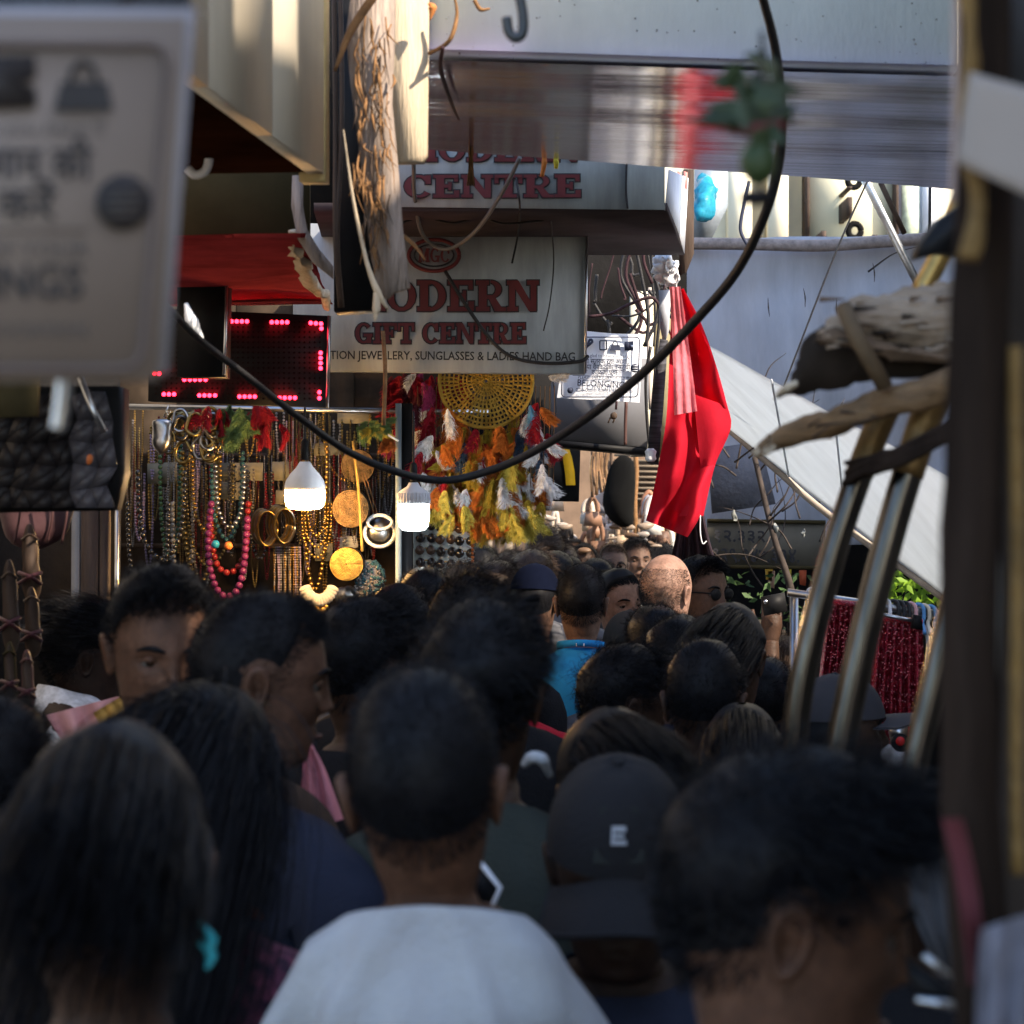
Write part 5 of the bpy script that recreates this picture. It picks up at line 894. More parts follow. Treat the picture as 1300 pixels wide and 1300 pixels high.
def torso_ring(z, bw, grow, ANG=ANG):
    f = np.interp(z, BZ, BF)+grow; b = np.interp(z, BZ, BB)-grow; w = np.interp(z, BZ, BW); w = (w*bw if z < -.1 else w*(1+(bw-1)*max(0, (-z-.05)/.05)) if z < -.05 else w)+grow
    yc, bb = (f+b)/2, (f-b)/2; c, s = np.cos(ANG), np.sin(ANG); e = 2/2.4
    return np.stack([w*np.sign(s)*np.abs(s)**e, yc+bb*np.sign(c)*np.abs(c)**e, np.full(len(ANG), z)], -1)
ARMS = {'close': ((.03, .02, -1), (-.02, .25, -.95), (.0, .3, -.95)), 'down': ((.12, .02, -1), (.02, .25, -.95), (.0, .3, -.95)), 'phone': ((.06, .22, -1), (-.25, .9, .25), (-.2, .8, .5)), 'raised': ((.2, .6, .55), (-.05, .25, 1.), (-.05, .1, 1.)), 'forward': ((.08, .3, -1), (-.1, .9, -.1), (0, 1, 0)), 'carry': ((.1, .05, -1), (-.35, .7, .1), (-.5, .6, .2))}
def tube_from(loop, dirs, lens, radii, n, t_end=1., grow=0., flat=None):
    """continue an open boundary loop of vertices as a limb: returns rings"""
    N = len(loop); c0 = loop.mean(0); pts = [c0]
    for dv, l in zip(dirs, lens): pts.append(pts[-1]+np.array(dv, float)/np.linalg.norm(dv)*l)
    pts = np.array(pts); seg = np.linalg.norm(np.diff(pts, axis=0), axis=1); L = np.concatenate([[0], np.cumsum(seg)]); S = np.linspace(0, L[-1], n)[1:]
    P_ = lambda s: np.array([np.interp(s, L, pts[:, k]) for k in range(3)])
    SP = np.array([(P_(max(0, s-.03))+P_(s)+P_(min(L[-1], s+.03)))/3 for s in S]); T = np.gradient(np.vstack([c0, SP]), axis=0)[1:]; T /= np.linalg.norm(T, axis=1)[:, None]
    nn = np.cross(loop[1]-loop[0], loop[2]-loop[1]); rings = []; u = None
    lo = loop-c0; tt = T[0]
    u = lo[0]-tt*np.dot(lo[0], tt); u /= np.linalg.norm(u); w = np.cross(tt, u); m = lo[N//4]; sgn = 1 if np.dot(m, w) > 0 else -1
    for k, s in enumerate(S):
        if s/L[-1] > t_end+1e-6: break
        t = T[k]; u = u-t*np.dot(u, t); u /= np.linalg.norm(u); w = np.cross(t, u); r = np.interp(s/L[-1], radii[0], radii[1])+grow
        a = sgn*2*np.pi*np.arange(N)/N; ring = SP[k]+r*(np.cos(a)[:, None]*u+np.sin(a)[:, None]*w)
        if k < 2: ring = ring*(.55+.25*k)+(loop+(SP[k]-c0))*(.45-.25*k)
        rings.append(ring)
    return rings, T[min(k, len(T)-1)], u, w
def fingers(V, Q, c, t, u, w, curl, size=1.):
    """palm and five fingers continuing from the wrist: t along the hand, u across (thumb side), w palm normal"""
    def tubeadd(p, r, seg=7):
        v, q = tube_arr(p, r, seg, 3); b = sum(len(x) for x in V); V.append(v); Q.extend((q+b).tolist()); Q.append([b+len(v)-seg+i for i in range(seg)])
    S = size
    tubeadd([c-t*.02*S, c+t*.02*S, c+t*.05*S, c+t*.085*S, c+t*.095*S], [.026*S, .034*S, .041*S, .038*S, .02*S], 12)
    for k, (o, l) in enumerate(((.031, .068), (.011, .078), (-.010, .072), (-.030, .056))):
        b = c+t*.085*S+u*o*S; d1 = t*math.cos(curl*.5)+w*math.sin(curl*.5); d2 = t*math.cos(curl*1.2)+w*math.sin(curl*1.2); d3 = t*math.cos(curl*1.8)+w*math.sin(curl*1.8)
        p1 = b+d1*l*.45*S; p2 = p1+d2*l*.33*S; tubeadd([b-t*.01*S, b, p1, p2, p2+d3*l*.27*S], [.0095*S, .0095*S, .009*S, .008*S, .0055*S])
    b = c+t*.03*S+u*.034*S; d1 = t*.7+u*.7+w*.2; tubeadd([b-u*.01*S, b+d1*.03*S, b+d1*.05*S+t*.02*S, b+d1*.055*S+t*.042*S], [.014*S, .012*S, .0105*S, .007*S])
def body_mesh(kind, p, grow=0.):
    """kind 'skin' (whole body), 'top' (shirt) or 'legs' (trousers) as one continuous surface; origin under the feet"""
    zc, bw, yaw, pitch, roll = p['chin'], p['bw'], p['head'][0], p['head'][1], p['head'][2]; ks = zc/1.455
    V, Q = [], []; NS, ANG = (56, globals()['ANG']) if kind != 'top' or p.get('res', 56) == 56 else (p['res'], 2*np.pi*np.arange(p['res'])/p['res'])
    zb = list(np.linspace(-.66, -.2, 26 if NS == 56 else 60))+[-.185, -.165, -.145, -.13, -.115, -.1, -.09, -.08, -.07, -.06, -.05]+([-.042, -.034, -.027, -.02] if kind == 'skin' else [])
    if kind == 'top': zb = [z for z in zb if z > -.62 and z < p.get('neckz', -.045)]
    if kind == 'legs': zb = [z for z in zb if z < -.46]
    rings = []
    for z in zb:
        zz = z if z > -.2 else -.2+(z+.2)*.56/.46; r = torso_ring(zz if z > -.2 else max(zz, -.76), bw, grow, ANG)
        r[:, 2] = z*ks if z < -.2 else z*ks; 
        if kind == 'top' and z > -.09: r[:, 2] += .022*(1-np.cos(ANG-np.pi))*0+(-.018*np.cos(ANG))*max(0, (z+.09)/.04)
        r[:, 2] += p.get('up', .015)*min(1, max(0, (-z-.02)/.03))
        rings.append(r)
    if kind == 'skin':
        hz = np.concatenate([np.linspace(-.012, .13, 32), .13+.1038*np.sin(np.linspace(0, np.pi/2, 18)[1:])])
        H = np.array([np.stack(head_pt(ANG, np.full(NS, z)), -1) for z in hz]); sh = H.shape; H = face_relief(H.reshape(-1, 3)).reshape(sh)
        def rot(v, wgt):
            a = -yaw*wgt; ca, sa = np.cos(a), np.sin(a); v = v-np.array([0, -.02, -.03]); pt = pitch*wgt; rl = roll*wgt
            y, z = v[..., 1]*np.cos(pt)-v[..., 2]*np.sin(pt), v[..., 1]*np.sin(pt)+v[..., 2]*np.cos(pt)
            x, z = v[..., 0]*np.cos(rl)+z*np.sin(rl), -v[..., 0]*np.sin(rl)+z*np.cos(rl)
            return np.stack([x*ca-y*sa, x*sa+y*ca, z], -1)+np.array([0, -.02, -.03])
        p['rot'] = rot; hs = p.get('hs', 1.)
        rings = [rot(r, max(0, (r[0, 2]+.09)/.08) if r[0, 2] > -.09 else 0) if r[0, 2] > -.09 else r for r in rings]+[rot(h*hs, 1.) for h in H]
    base = 0
    R = np.array(rings); nr = len(R); V.append(R.reshape(-1, 3)); skip = set()
    loops = []
    if kind in ('skin', 'top'):
        zs = np.array(zb); i0 = int(np.argmin(np.abs(zs+.22))); i1 = int(np.argmin(np.abs(zs+.105)))
        for sg, jc in ((1, int(np.argmin(np.abs(ANG-np.pi/2)))), (-1, int(np.argmin(np.abs(ANG-3*np.pi/2))))):
            k4 = round(4*NS/56) if NS == 56 else round(NS*.085); j0, j1 = jc-k4, jc+k4
            for i in range(i0, i1):
                for j in range(j0, j1): skip.add((i, j))
            idx = [(i0, j) for j in range(j0, j1)]+[(i, j1) for i in range(i0, i1)]+[(i1, j) for j in range(j1, j0, -1)]+[(i, j0) for i in range(i1, i0, -1)]
            loops.append((sg, [i*NS+j for i, j in idx]))
    for i in range(nr-1):
        for j in range(NS):
            if (i, j) not in skip: Q.append([i*NS+j, i*NS+(j+1) % NS, (i+1)*NS+(j+1) % NS, (i+1)*NS+j])
    cnt = nr*NS
    if kind == 'skin': Q.append([(nr-1)*NS+j for j in range(NS)])
    for sg, idx in loops:
        lp = V[0][idx]; A = ARMS[p['arms'][0 if sg < 0 else 1]]; dirs = [(sg*d[0], d[1], d[2]) for d in A]
        t_end = 1. if kind == 'skin' else p.get('sleeve', .42)
        rg, t, u, w = tube_from(lp, [(sg*.8, 0, -.5) if bw > .8 else (sg*.4, 0, -.9)]+dirs, [.05*ks, .26*ks, .24*ks, .03*ks], ([0, .1, .3, .5, .62, .85, 1], [r_*(.45+.55*min(1, bw)) for r_ in (.06, .055, .05, .043, .042, .031, .027)]), 34, t_end, grow*1.1 if kind == 'skin' else grow*1.3)
        prev = idx; N = len(idx)
        for ring in rg:
            cur = list(range(cnt, cnt+N)); V.append(ring); cnt += N; Q += [[prev[k], prev[(k+1) % N], cur[(k+1) % N], cur[k]] for k in range(N)]; prev = cur
        if kind == 'skin':
            Q.append(prev); pl = np.array([-sg, .2, 0.]); 
            if p['arms'][0 if sg < 0 else 1] == 'raised': pl = np.array([0, .9, -.3])
            pl = pl-t*np.dot(pl, t); pl /= np.linalg.norm(pl); th = np.cross(t, pl)*(1 if sg < 0 else -1)
            b = sum(len(x) for x in V); fingers(V, Q, rg[-1].mean(0)+t*.005, t, th, pl, .45, ks); cnt = sum(len(x) for x in V)
    if kind in ('skin', 'legs'):
        f, bk = V[0][0], V[0][NS//2]; chain = [f*(1-s)+bk*s+np.array([0, 0, -.03*math.sin(math.pi*s)]) for s in (.25, .5, .75)]; ci = list(range(cnt, cnt+3)); V.append(np.array(chain)); cnt += 3
        for sg in (1, -1):
            idx = (list(range(0, NS//2+1))+ci[::-1]) if sg > 0 else ([0]+ci+list(range(NS//2, NS)))
            allV = np.vstack(V); lp = allV[idx]; hip = (zc-.66*ks)
            rg, t, u, w = tube_from(lp, [(sg*.02, 0, -1)]*3, [hip*.45, hip*.42, hip*.08], ([0, .1, .45, .52, .65, .95, 1], [.088*bw, .084*bw, .056, .055, .056, .036, .038]), 24, 1. if kind == 'skin' else .97, grow*1.8)
            prev = idx; N = len(idx)
            for ring in rg:
                cur = list(range(cnt, cnt+N)); V.append(ring); cnt += N; Q += [[prev[k], prev[(k+1) % N], cur[(k+1) % N], cur[k]] for k in range(N)]; prev = cur
            if kind == 'skin':
                Q.append(prev); c = rg[-1].mean(0); v, q = tube_arr([c+np.array([0, -.05, .0]), c+np.array([0, 0, .01]), c+np.array([0, .08, -.005]), c+np.array([0, .17, -.015])], [.025, .036, .036, .018], 10, 3); Q += (q+cnt).tolist(); Q.append(list(range(cnt+len(v)-10, cnt+len(v)))); V.append(v); cnt += len(v)
    if kind == 'skin':     # ears
        hs = p.get('hs', 1.)
        for sg in (1, -1):
            v = []; q = []
            for k, (rr, out) in enumerate(((.6, -.004), (1., .004), (1.06, .012), (.9, .0155), (.66, .011), (.4, .004), (.0, .003))):
                for j in range(14):
                    a = 2*math.pi*j/14; h = math.sin(a); v.append((sg*(.0685+out+.006*h*(k > 1)), -.012+(.0165+.004*h)*math.cos(a)*rr-.008*(out/.016)-.002*h, .105+.031*h*rr))
            q = [[k*14+j, k*14+(j+1) % 14, (k+1)*14+(j+1) % 14, (k+1)*14+j] for k in range(6) for j in range(14)]
            v = p['rot'](np.array(v)*hs, 1.); Q += [[i+cnt for i in f] for f in q]; V.append(v); cnt += len(v)
    V = np.vstack(V)
    if kind != 'skin':
        a = p.get('wrinkle', .006); sd = p['seed']
        D = np.array([mnoise.noise(Vector((c[0]*9+sd, c[1]*9, c[2]*5)))+.6*mnoise.noise(Vector((c[0]*22+c[2]*14, c[1]*18, c[2]*10-sd)))+.6*math.sin(95*(abs(c[0])*.9+c[2]*.35)+6*mnoise.noise(Vector((c[0]*6, c[2]*6, sd))))*min(1, abs(c[0])*9) for c in V])
        nrm = V-np.array([0, 0, 0]); nrm[:, 2] = 0; nrm /= np.linalg.norm(nrm, axis=1)[:, None]+1e-6; V = V+nrm*(D*a)[:, None]
    V[:, 2] += zc; return V, Q
def hairline(a):
    d = np.degrees(np.abs((np.asarray(a)+np.pi) % (2*np.pi)-np.pi))
    return np.interp(d, [0, 35, 58, 70, 80, 90, 104, 114, 150, 180], [.188, .186, .172, .15, .108, .118, .118, .066, .05, .046])
def ribbons(Pp, width, taper=.3):
    """Pp (n, k, 3) strand points -> ribbon mesh (two crossed strips would double the cost; one strip with random roll is enough)"""
    n, k, _ = Pp.shape; T = np.gradient(Pp, axis=1); T /= np.linalg.norm(T, axis=2)[..., None]+1e-9
    ref = RNG.normal(size=(n, 1, 3)); S = np.cross(T, ref); S /= np.linalg.norm(S, axis=2)[..., None]+1e-9
    wd = (width*np.linspace(1, taper, k))[None, :, None]*RNG.uniform(.6, 1.3, size=(n, 1, 1)); A, B = Pp-S*wd/2, Pp+S*wd/2
    V = np.stack([A, B], 2).reshape(-1, 3); base = (np.arange(n)*2*k)[:, None]+2*np.arange(k-1)[None]
    return V, np.stack([base, base+1, base+3, base+2], -1).reshape(-1, 4)
STYLES = {  # count, length, width, steps, comb(x, y, z) head frame, gravity, spread, curl, fade, lift
 'short':  dict(up=.6, n=4600, L=.03, w=.0012, k=5, comb=(0, .5, 0), g=.1, sp=.35, curl=0, fade=.5, shell=.010),
 'crop':   dict(up=.7, n=9000, L=.02, w=.0009, k=4, comb=(0, .35, 0), g=.1, sp=.4, curl=.1, fade=.55, shell=.006),
 'curly':  dict(up=.7, n=4600, L=.038, w=.0012, k=9, comb=(0, .2, .1), g=.05, sp=.6, curl=1.1, fade=.45, shell=.014),
 'swept':  dict(up=.45, n=4800, L=.07, w=.0013, k=7, comb=(.2, -.9, .25), g=.18, sp=.28, curl=.15, fade=.25, shell=.012),
 'tousled': dict(up=.55, n=4800, L=.055, w=.0013, k=7, comb=(.35, .5, .2), g=.25, sp=.6, curl=.5, fade=.3, shell=.014),
 'pulled': dict(up=.12, n=4600, L=.15, w=.0013, k=9, comb=(0, -1.1, -.15), g=.1, sp=.08, curl=0, fade=0, shell=.008),
 'long':   dict(up=.15, n=9000, L=.42, w=.0015, k=18, comb=(0, -.55, -.3), g=.6, sp=.16, curl=.1, fade=0, shell=.012),
 'bob':    dict(up=.2, n=9500, L=.22, w=.0012, k=14, comb=(0, -.35, -.2), g=.55, sp=.2, curl=.1, fade=0, shell=.014),
 'undercap': dict(n=1500, L=.014, w=.0012, k=3, comb=(0, 0, -1.6), g=.2, sp=.1, curl=0, fade=0, shell=.004),
 'stubble': dict(n=7000, L=.005, w=.0011, k=3, comb=(0, 0, 0), g=0, sp=.3, curl=0, fade=0, shell=.0012)}
def hair_arrays(style, q=1., line=0., rs=1):
    s = STYLES[style]; rng = np.random.default_rng(rs); V0, Q0 = [], []
    # shell
    na, nz = 44, 18; A = 2*np.pi*np.arange(na)/na; hl = hairline(A)+line
    if style == 'stubble': hl = np.where(np.cos(A) > .1, .30, np.interp(np.cos(A), [-1, .1], [.05, .16]))
    Vs = []
    for i in range(nz+1):
        t = i/nz; z = (hl+.022+.02*s['fade'])*(1-t)**1+.2335*t if style != 'stubble' else hl+(np.interp(np.cos(A), [-1, -.2, .1], [.20, .17, .165])-hl)*t
        z = np.minimum(z, .2338); x, y, zz = head_pt(A, z)
        n = np.stack([x/.0745**2, (y+.005)/.096**2, np.maximum(zz-.125, -.03)/.104**2], -1); n /= np.linalg.norm(n, axis=1)[:, None]
        fad = np.clip((zz-(.06+.13*s['fade']))/(.05+.05*s['fade']), .12, 1) if s['fade'] else 1.
        th = s['shell']*np.minimum(1, t*4+.12)*fad; nz_ = np.array([mnoise.noise(Vector((a_*28+rs, b_*28, c_*28))) for a_, b_, c_ in zip(x, y, zz)])
        Vs.append(np.stack([x, y, zz], -1)+n*(th*(1+.5*nz_)+.0012)[:, None])
    Vs = np.array(Vs); Q0 = [[i*na+j, i*na+(j+1) % na, (i+1)*na+(j+1) % na, (i+1)*na+j] for i in range(nz) for j in range(na)]
    if style == 'stubble': Q0 = Q0[:2]
    V0 = Vs.reshape(-1, 3); Q0 = np.array(Q0)
    # strands
    n = int(s['n']*q); a = rng.uniform(0, 2*np.pi, n*2); hl = hairline(a)+line; u = rng.uniform(0, 1, n*2)**.8; z = hl+(.2335-hl)*u
    if style == 'stubble': keep = (np.cos(a) < .1) & (z < .185); a, z = a[keep], z[keep]
    x, y, zz = head_pt(a, z); keep = rng.uniform(0, 1, len(x)) < np.clip(np.hypot(x, y)/.06, .3, 1); x, y, zz, a = x[keep][:n], y[keep][:n], zz[keep][:n], a[keep][:n]; n = len(x)
    nr = np.stack([x/.0745**2, (y+.005)/.096**2, np.maximum(zz-.125, -.03)/.104**2], -1); nr /= np.linalg.norm(nr, axis=1)[:, None]
    fad = np.clip((zz-(.05+.13*s['fade']))/(.06+.05*s['fade']), .07, 1) if s['fade'] else np.ones(n)
    pos = np.stack([x, y, zz], -1)+nr*s['shell']*.35*fad[:, None]; L = s['L']*fad*rng.uniform(.65, 1.2, n); d = nr*s.get('up', .9)+np.array(s['comb'])+rng.normal(size=(n, 3))*s['sp']; d /= np.linalg.norm(d, axis=1)[:, None]
    cl = rng.normal(size=(n, 3)); ph = rng.uniform(0, 6.28, n); pts = [pos]; k = s['k']; c = np.array([0, -.005, .128]); rad = np.array([.0775, .0995, .107])+s['shell']*.45
    for i in range(k):
        st = (L/k)[:, None]; pos = pos+d*st
        q_ = (pos-c)/rad; m = np.linalg.norm(q_, axis=1); ins = m < 1; pos[ins] = c+(q_[ins]/m[ins][:, None])*rad
        if L.mean() > .12:     # keep long hair outside neck and back
            low = pos[:, 2] < .06; rr = np.hypot(pos[:, 0], pos[:, 1]+.02); r0 = np.interp(-pos[:, 2], [-.06, .0, .07, .13, .2], [.075, .07, .085, .13, .14]); mm = low & (rr < r0); f = (r0/np.maximum(rr, 1e-4))[mm]; pos[mm, 0] *= f; pos[mm, 1] = (pos[mm, 1]+.02)*f-.02
        d = d+np.array([0, 0, -1])*s['g']*(1.6/k*3)+np.array(s['comb'])*.25+(s['curl']*.9)*(np.cos(ph+i*1.7)[:, None]*cl+np.sin(ph+i*1.7)[:, None]*np.cross(cl, d)); d /= np.linalg.norm(d, axis=1)[:, None]; pts.append(pos.copy())
    V1, Q1 = ribbons(np.stack(pts, 1), s['w'])
    return np.vstack([V0, V1]), np.vstack([Q0, Q1+len(V0)])
SKIN = {k: mat('skin_'+k, c, .55, var=.3, ns=45, spec=.2, sss=.1, bump=.22, bs=160) for k, c in dict(dark=(.035, .018, .011), brown=(.05, .026, .0165), tan=(.1, .056, .038), fair=(.24, .14, .105), deep=(.024, .0125, .0085), warm=(.085, .042, .026)).items()}
def fabric(nm, c, **k): return mat('cloth_'+nm, c, .85, var=k.pop('var', .12), ns=k.pop('ns', 10), bump=.35, bs=k.pop('bs', 160), spec=.06, **k)
CL = {'white': fabric('white', (.36, .37, .385), var=.06), 'navy': fabric('navy', (.02, .024, .04)), 'black': fabric('black', (.014, .014, .016)), 'blue': mat('cloth_blue', (.014, .16, .42), .85, var=.08, ns=8, bump=.08, bs=200, spec=.05), 'red': fabric('red', (.5, .02, .04)), 'olive': fabric('olive', (.035, .04, .034)), 'sky': fabric('sky', (.42, .5, .62)), 'print': fabric('printed_white', (.52, .53, .57), var=.35, ns=30), 'floral': mat('cloth_floral', (.03, .02, .04), .85, ns=55, col2=(.3, .08, .14), thr=(.5, .62)), 'grey': fabric('grey', (.1, .1, .11)), 'pinks': fabric('pink', (.55, .2, .24)), 'cream': fabric('cream', (.5, .42, .3)), 'denim': fabric('denim', (.03, .045, .08)), 'brown': fabric('brown', (.06, .04, .03))}
def cap_mesh(hz, back, par, rot, hs, m, emblem=None, low=.0, droop=1.):
    """baseball cap: crown, brim, button; back=True puts the brim behind"""
    A = 2*np.pi*np.arange(40)/40; Vv = []; nz = 12
    for i in range(nz+1):
        t = i/nz; z = .150-.012*np.cos(A)*(-1 if back else 1)*.5-low+(.2345-.148+low)*math.sin(t*math.pi/2); x, y, zz = head_pt(A, np.minimum(z, .2337)); n = np.stack([x/.0745, y/.096, (zz-.13)/.104], -1); n /= np.linalg.norm(n, axis=1)[:, None]; seam = .0014*np.abs(np.cos(A*3))
        Vv.append(np.stack([x, y, zz], -1)+n*(.011+.004*math.sin(t*math.pi)+seam)[:, None])
    Vv = np.array(Vv).reshape(-1, 3); F_ = [[i*40+j, i*40+(j+1) % 40, (i+1)*40+(j+1) % 40, (i+1)*40+j] for i in range(nz) for j in range(40)]+[[nz*40+j for j in range(40)]]
    def fin(v): v = rot(np.array(v)*hs, 1.); v[:, 2] += hz; return v
    g = G(); g.add(fin(Vv), F_); crown = g.build('cap', m, par, True)
    sg = -1 if back else 1; bv = []; NB = 16
    for k, (ex, dz) in enumerate(((0, 0), (.042, -.010), (.076, -.026), (.081, -.030))):
        for j in range(NB+1):
            a = -1.15+2.3*j/NB; c_ = math.cos(a*.95); x, y, z = head_pt(a if not back else math.pi-a, .148-low); rx = float(x)*1.17; ry = float(y)+sg*(.012+ex*max(0, c_)**.7); bv.append((rx*(1+ex*2.0), ry, (.148-low)-.034*(abs(rx)/.08)**2*(.4+.6*droop)+dz*droop))
    n = len(bv); F_ = [[k*(NB+1)+j, k*(NB+1)+j+1, (k+1)*(NB+1)+j+1, (k+1)*(NB+1)+j] for k in range(3) for j in range(NB)]; bv2 = [(x, y, z-.004) for x, y, z in bv]; rim = [j for j in range(NB+1)]+[k*(NB+1)+NB for k in (1, 2, 3)]+[3*(NB+1)+j for j in range(NB-1, -1, -1)]+[k*(NB+1) for k in (2, 1)]
    g = G(); g.add(fin(bv+bv2), F_+[[n+i for i in f[::-1]] for f in F_]+[[rim[k], rim[(k+1) % len(rim)], n+rim[(k+1) % len(rim)], n+rim[k]] for k in range(len(rim))]); g.build('brim', m, crown, True)
    g = G(); g.add(fin(ball_arr(8, 6)[0]*np.array([.008, .008, .004])+np.array([0, 0, .247])), ball_arr(8, 6)[1]); g.build('button', m, crown, True)
    if emblem:
        def patch(pts, mm, o):
            vv = []
            for (a, z) in pts: x, y, zz = head_pt(a, z); nn = np.array([float(x)/.0745, float(y)/.096, (z-.13)/.104]); nn /= np.linalg.norm(nn); vv.append(np.array([float(x), float(y), z])+nn*(.0185+o))
            g = G(); g.add(fin(vv), [list(range(len(vv)))]); g.build('emblem', mm, crown)
        e = emblem
        for r in ([(-.1, .176), (-.06, .176), (-.06, .196), (-.1, .196)], [(-.058, .190), (.09, .190), (.09, .196), (-.058, .196)], [(-.058, .176), (.09, .176), (.09, .181), (-.058, .181)], [(-.058, .1835), (.06, .1835), (.06, .1875), (-.058, .1875)]): patch([(-a*.85, .186+(z-.186)*.8) for a, z in r], e, .0006)
        patch([(-.3, .16), (.3, .16), (.3, .208), (-.3, .208)], mat('emblem_ground', (.012, .014, .012), .7), -.0006)
NP = 0
def person(lab, u, vtop, d, hair='short', skin='brown', top='navy', legs='denim', yaw=0., head=(0, 0, 0), arms=('down', 'down'), bw=1., hs=1., hq=1., sleeve=.42, hmat=None, cap=None, eyes=False, group='people in the lane crowd', neckz=-.045, lean=(0, 0), x=None, line=0., wr=.006, sleeve_arm=None, capback=True, emblem=None, capmat=None, bun=False, up=.015, droop=1.):
    """a person whose head top is seen at pixel (u, vtop) at distance d; yaw turns the body (0 = walking away)"""
    global NP; NP += 1
    wx, wy, wz = P(u, vtop, d); t = thing('person', lab, 'person', (wx, wy, 0), group); t['local'] = 1; t.rotation_euler = (0, 0, -math.radians(yaw))
    top_h = STYLES[hair]['shell']*.8 if hair else .014
    p = dict(chin=wz-(.234+top_h)*hs*math.cos(math.radians(head[1])), bw=bw, head=tuple(math.radians(h) for h in head), arms=arms, hs=hs, seed=NP*3.1, sleeve=sleeve, neckz=neckz, wrinkle=wr, up=up, res=144 if d < 3.4 else 56)
    V, Q = body_mesh('skin', p); link('body', raw('body', V, Q, SKIN[skin], True), t)
    V, Q = body_mesh('top', p, .011); o = link('shirt', raw('shirt', V, Q, CL[top], True), t); md = o.modifiers.new('thickness', 'SOLIDIFY'); md.thickness = .004; md.offset = 1; md2 = o.modifiers.new('smooth', 'SUBSURF'); md2.levels = md2.render_levels = 1 if d < 4 else 0
    V, Q = body_mesh('legs', p, .008); link('trousers', raw('trousers', V, Q, CL[legs], True), t)
    rot, zc = p['rot'], p['chin']
    def fin(v): v = rot(np.array(v)*hs, 1.); v[:, 2] += zc; return v
    hm = hmat or M['hair']
    if hair:
        V, Q = hair_arrays(hair, hq, line, NP); V = fin(V)
        if cap: V = V[:]; 
        ho = link('hair', raw('hair', V, Q, hm, True), t)
        if bun:
            g = G(); bv, bf = ball_arr(14, 10); g.add(fin(bv*np.array([.038, .03, .036])+np.array([0, -.125, .135])), bf); g.build('bun', hm, t, True)
    g = G()
    if eyes:
        for sg in (-1, 1):
            bv, bf = ball_arr(14, 10); o = G().add(fin(bv*np.array([.0118]*3)+np.array([sg*.0325, .0668, .1172])), bf).build('eye', mat('eye_white', (.1, .09, .082), .3), t, True)
            G().add(fin(bv*np.array([.0066, .003, .0066])+np.array([sg*.0325, .0778, .1172])), bf).build('iris', mat('iris', (.02, .012, .008), .15), o, True)
            v, q = tube_arr([(sg*.0515, .070, .134), (sg*.040, .0835, .141), (sg*.026, .090, .1405), (sg*.014, .093, .136)], [.0015, .004, .0045, .002], 6, 4); G().add(fin(v), q.tolist()).build('eyebrow', hm, t, True)
            v, q = tube_arr([(sg*.047, .072, .1185), (sg*.0325, .0795, .1232), (sg*.019, .077, .117)], [.0015, .0052, .0015], 8, 4); G().add(fin(v), q.tolist()).build('eyelid', SKIN[skin], t, True)
        v, q = tube_arr([(-.022, .083, .0455), (0, .0965, .0462), (.022, .083, .0455)], [.001, .0045, .001], 8, 5); G().add(fin(v)+np.array([0, 0, 0]), q.tolist()).build('lips', mat('lips', (.07, .028, .022), .55), t, True)
    if cap: cap_mesh(zc, capback, t, rot, hs, capmat or CL[cap], emblem, droop=droop)
    for sg in (-1, 1):
        bv, bf = ball_arr(12, 8); c = np.array([sg*.1, .05, .045]); link('shoe', raw('shoe', bv*np.array([.05, .14, .05])+c, bf, M['black'], True), t)
    t['chin'] = zc; return t, fin, p
# ---------------------------------------------------------------- the crowd
PP = person
boy, fA, _ = PP('person in a white T-shirt with cropped dark hair, seen from behind at bottom centre', 548, 850, 2.3, 'crop', 'warm', 'white', bw=.66, hs=.95, wr=.015, arms=('close', 'close'), up=.04, head=(2, 4, -3), line=-.004)
womB, fB, _ = PP('person with long dark hair and a small teal clip, largest at bottom left', 140, 918, 1.92, 'pulled', 'brown', 'cream', yaw=-4, bw=.85, hq=1.4)
g = G(); 
for k in range(2):
    v, q = tube_arr([(.080, -.092-.006*k, .09-.015*k), (.090, -.102, .078-.012*k), (.086, -.108, .066-.01*k)], [.002, .0045, .0015], 8, 4); g.add(fB(v), q.tolist())
g.build('hair_clip', mat('teal_clip', (.02, .25, .3), .3), womB, True)
womC, fC, _ = PP('person in a dark floral top, long hair tied with a white and orange band', 238, 866, 2.65, 'long', 'tan', 'floral', yaw=6, bw=.85, head=(8, -4, 4))
for c, m in (((.088, -.075, .018), M['white']), ((.098, -.08, .0), mat('orange_band', (.5, .14, .03), .5)), ((.082, -.085, -.012), M['white'])):
    v, q = tube_arr([(c[0]-.02, c[1], c[2]-.004), (c[0], c[1]-.02, c[2]+.006), (c[0]+.018, c[1]-.008, c[2]-.004)], [.004, .009, .004], 8, 4); G().add(fC(v), q.tolist()).build('hair_band', m, womC, True)
PP('person in a navy shirt with short faded hair, turned in profile to the right', 308, 750, 3.25, 'crop', 'warm', 'navy', yaw=45, head=(28, -8, 0), eyes=True, neckz=-.04, line=-.004)
PP('person with curly hair facing the camera, sunlit on one cheek, at left', 200, 713, 3.5, 'curly', 'warm', 'brown', yaw=160, head=(0, -12, 0), eyes=True, bw=.95)
PP('person in a printed white shirt standing by the sandals at far left', 100, 763, 5.3, 'swept', 'deep', 'print', yaw=55, head=(10, -6, 0), eyes=True, up=.085)
PP('person with dark curly hair cut off by the left edge of the picture', -8, 885, 3.4, 'curly', 'deep', 'black', yaw=10)
PP('person with short dark hair right of the man in profile, ear showing', 456, 760, 4.1, 'tousled', 'brown', 'black', yaw=28, head=(12, -4, 0), eyes=False)
PP('person with tousled dark hair in an olive jacket right behind the boy in white', 612, 764, 3.2, 'tousled', 'brown', 'olive', yaw=5, neckz=-.035, hq=1.3)
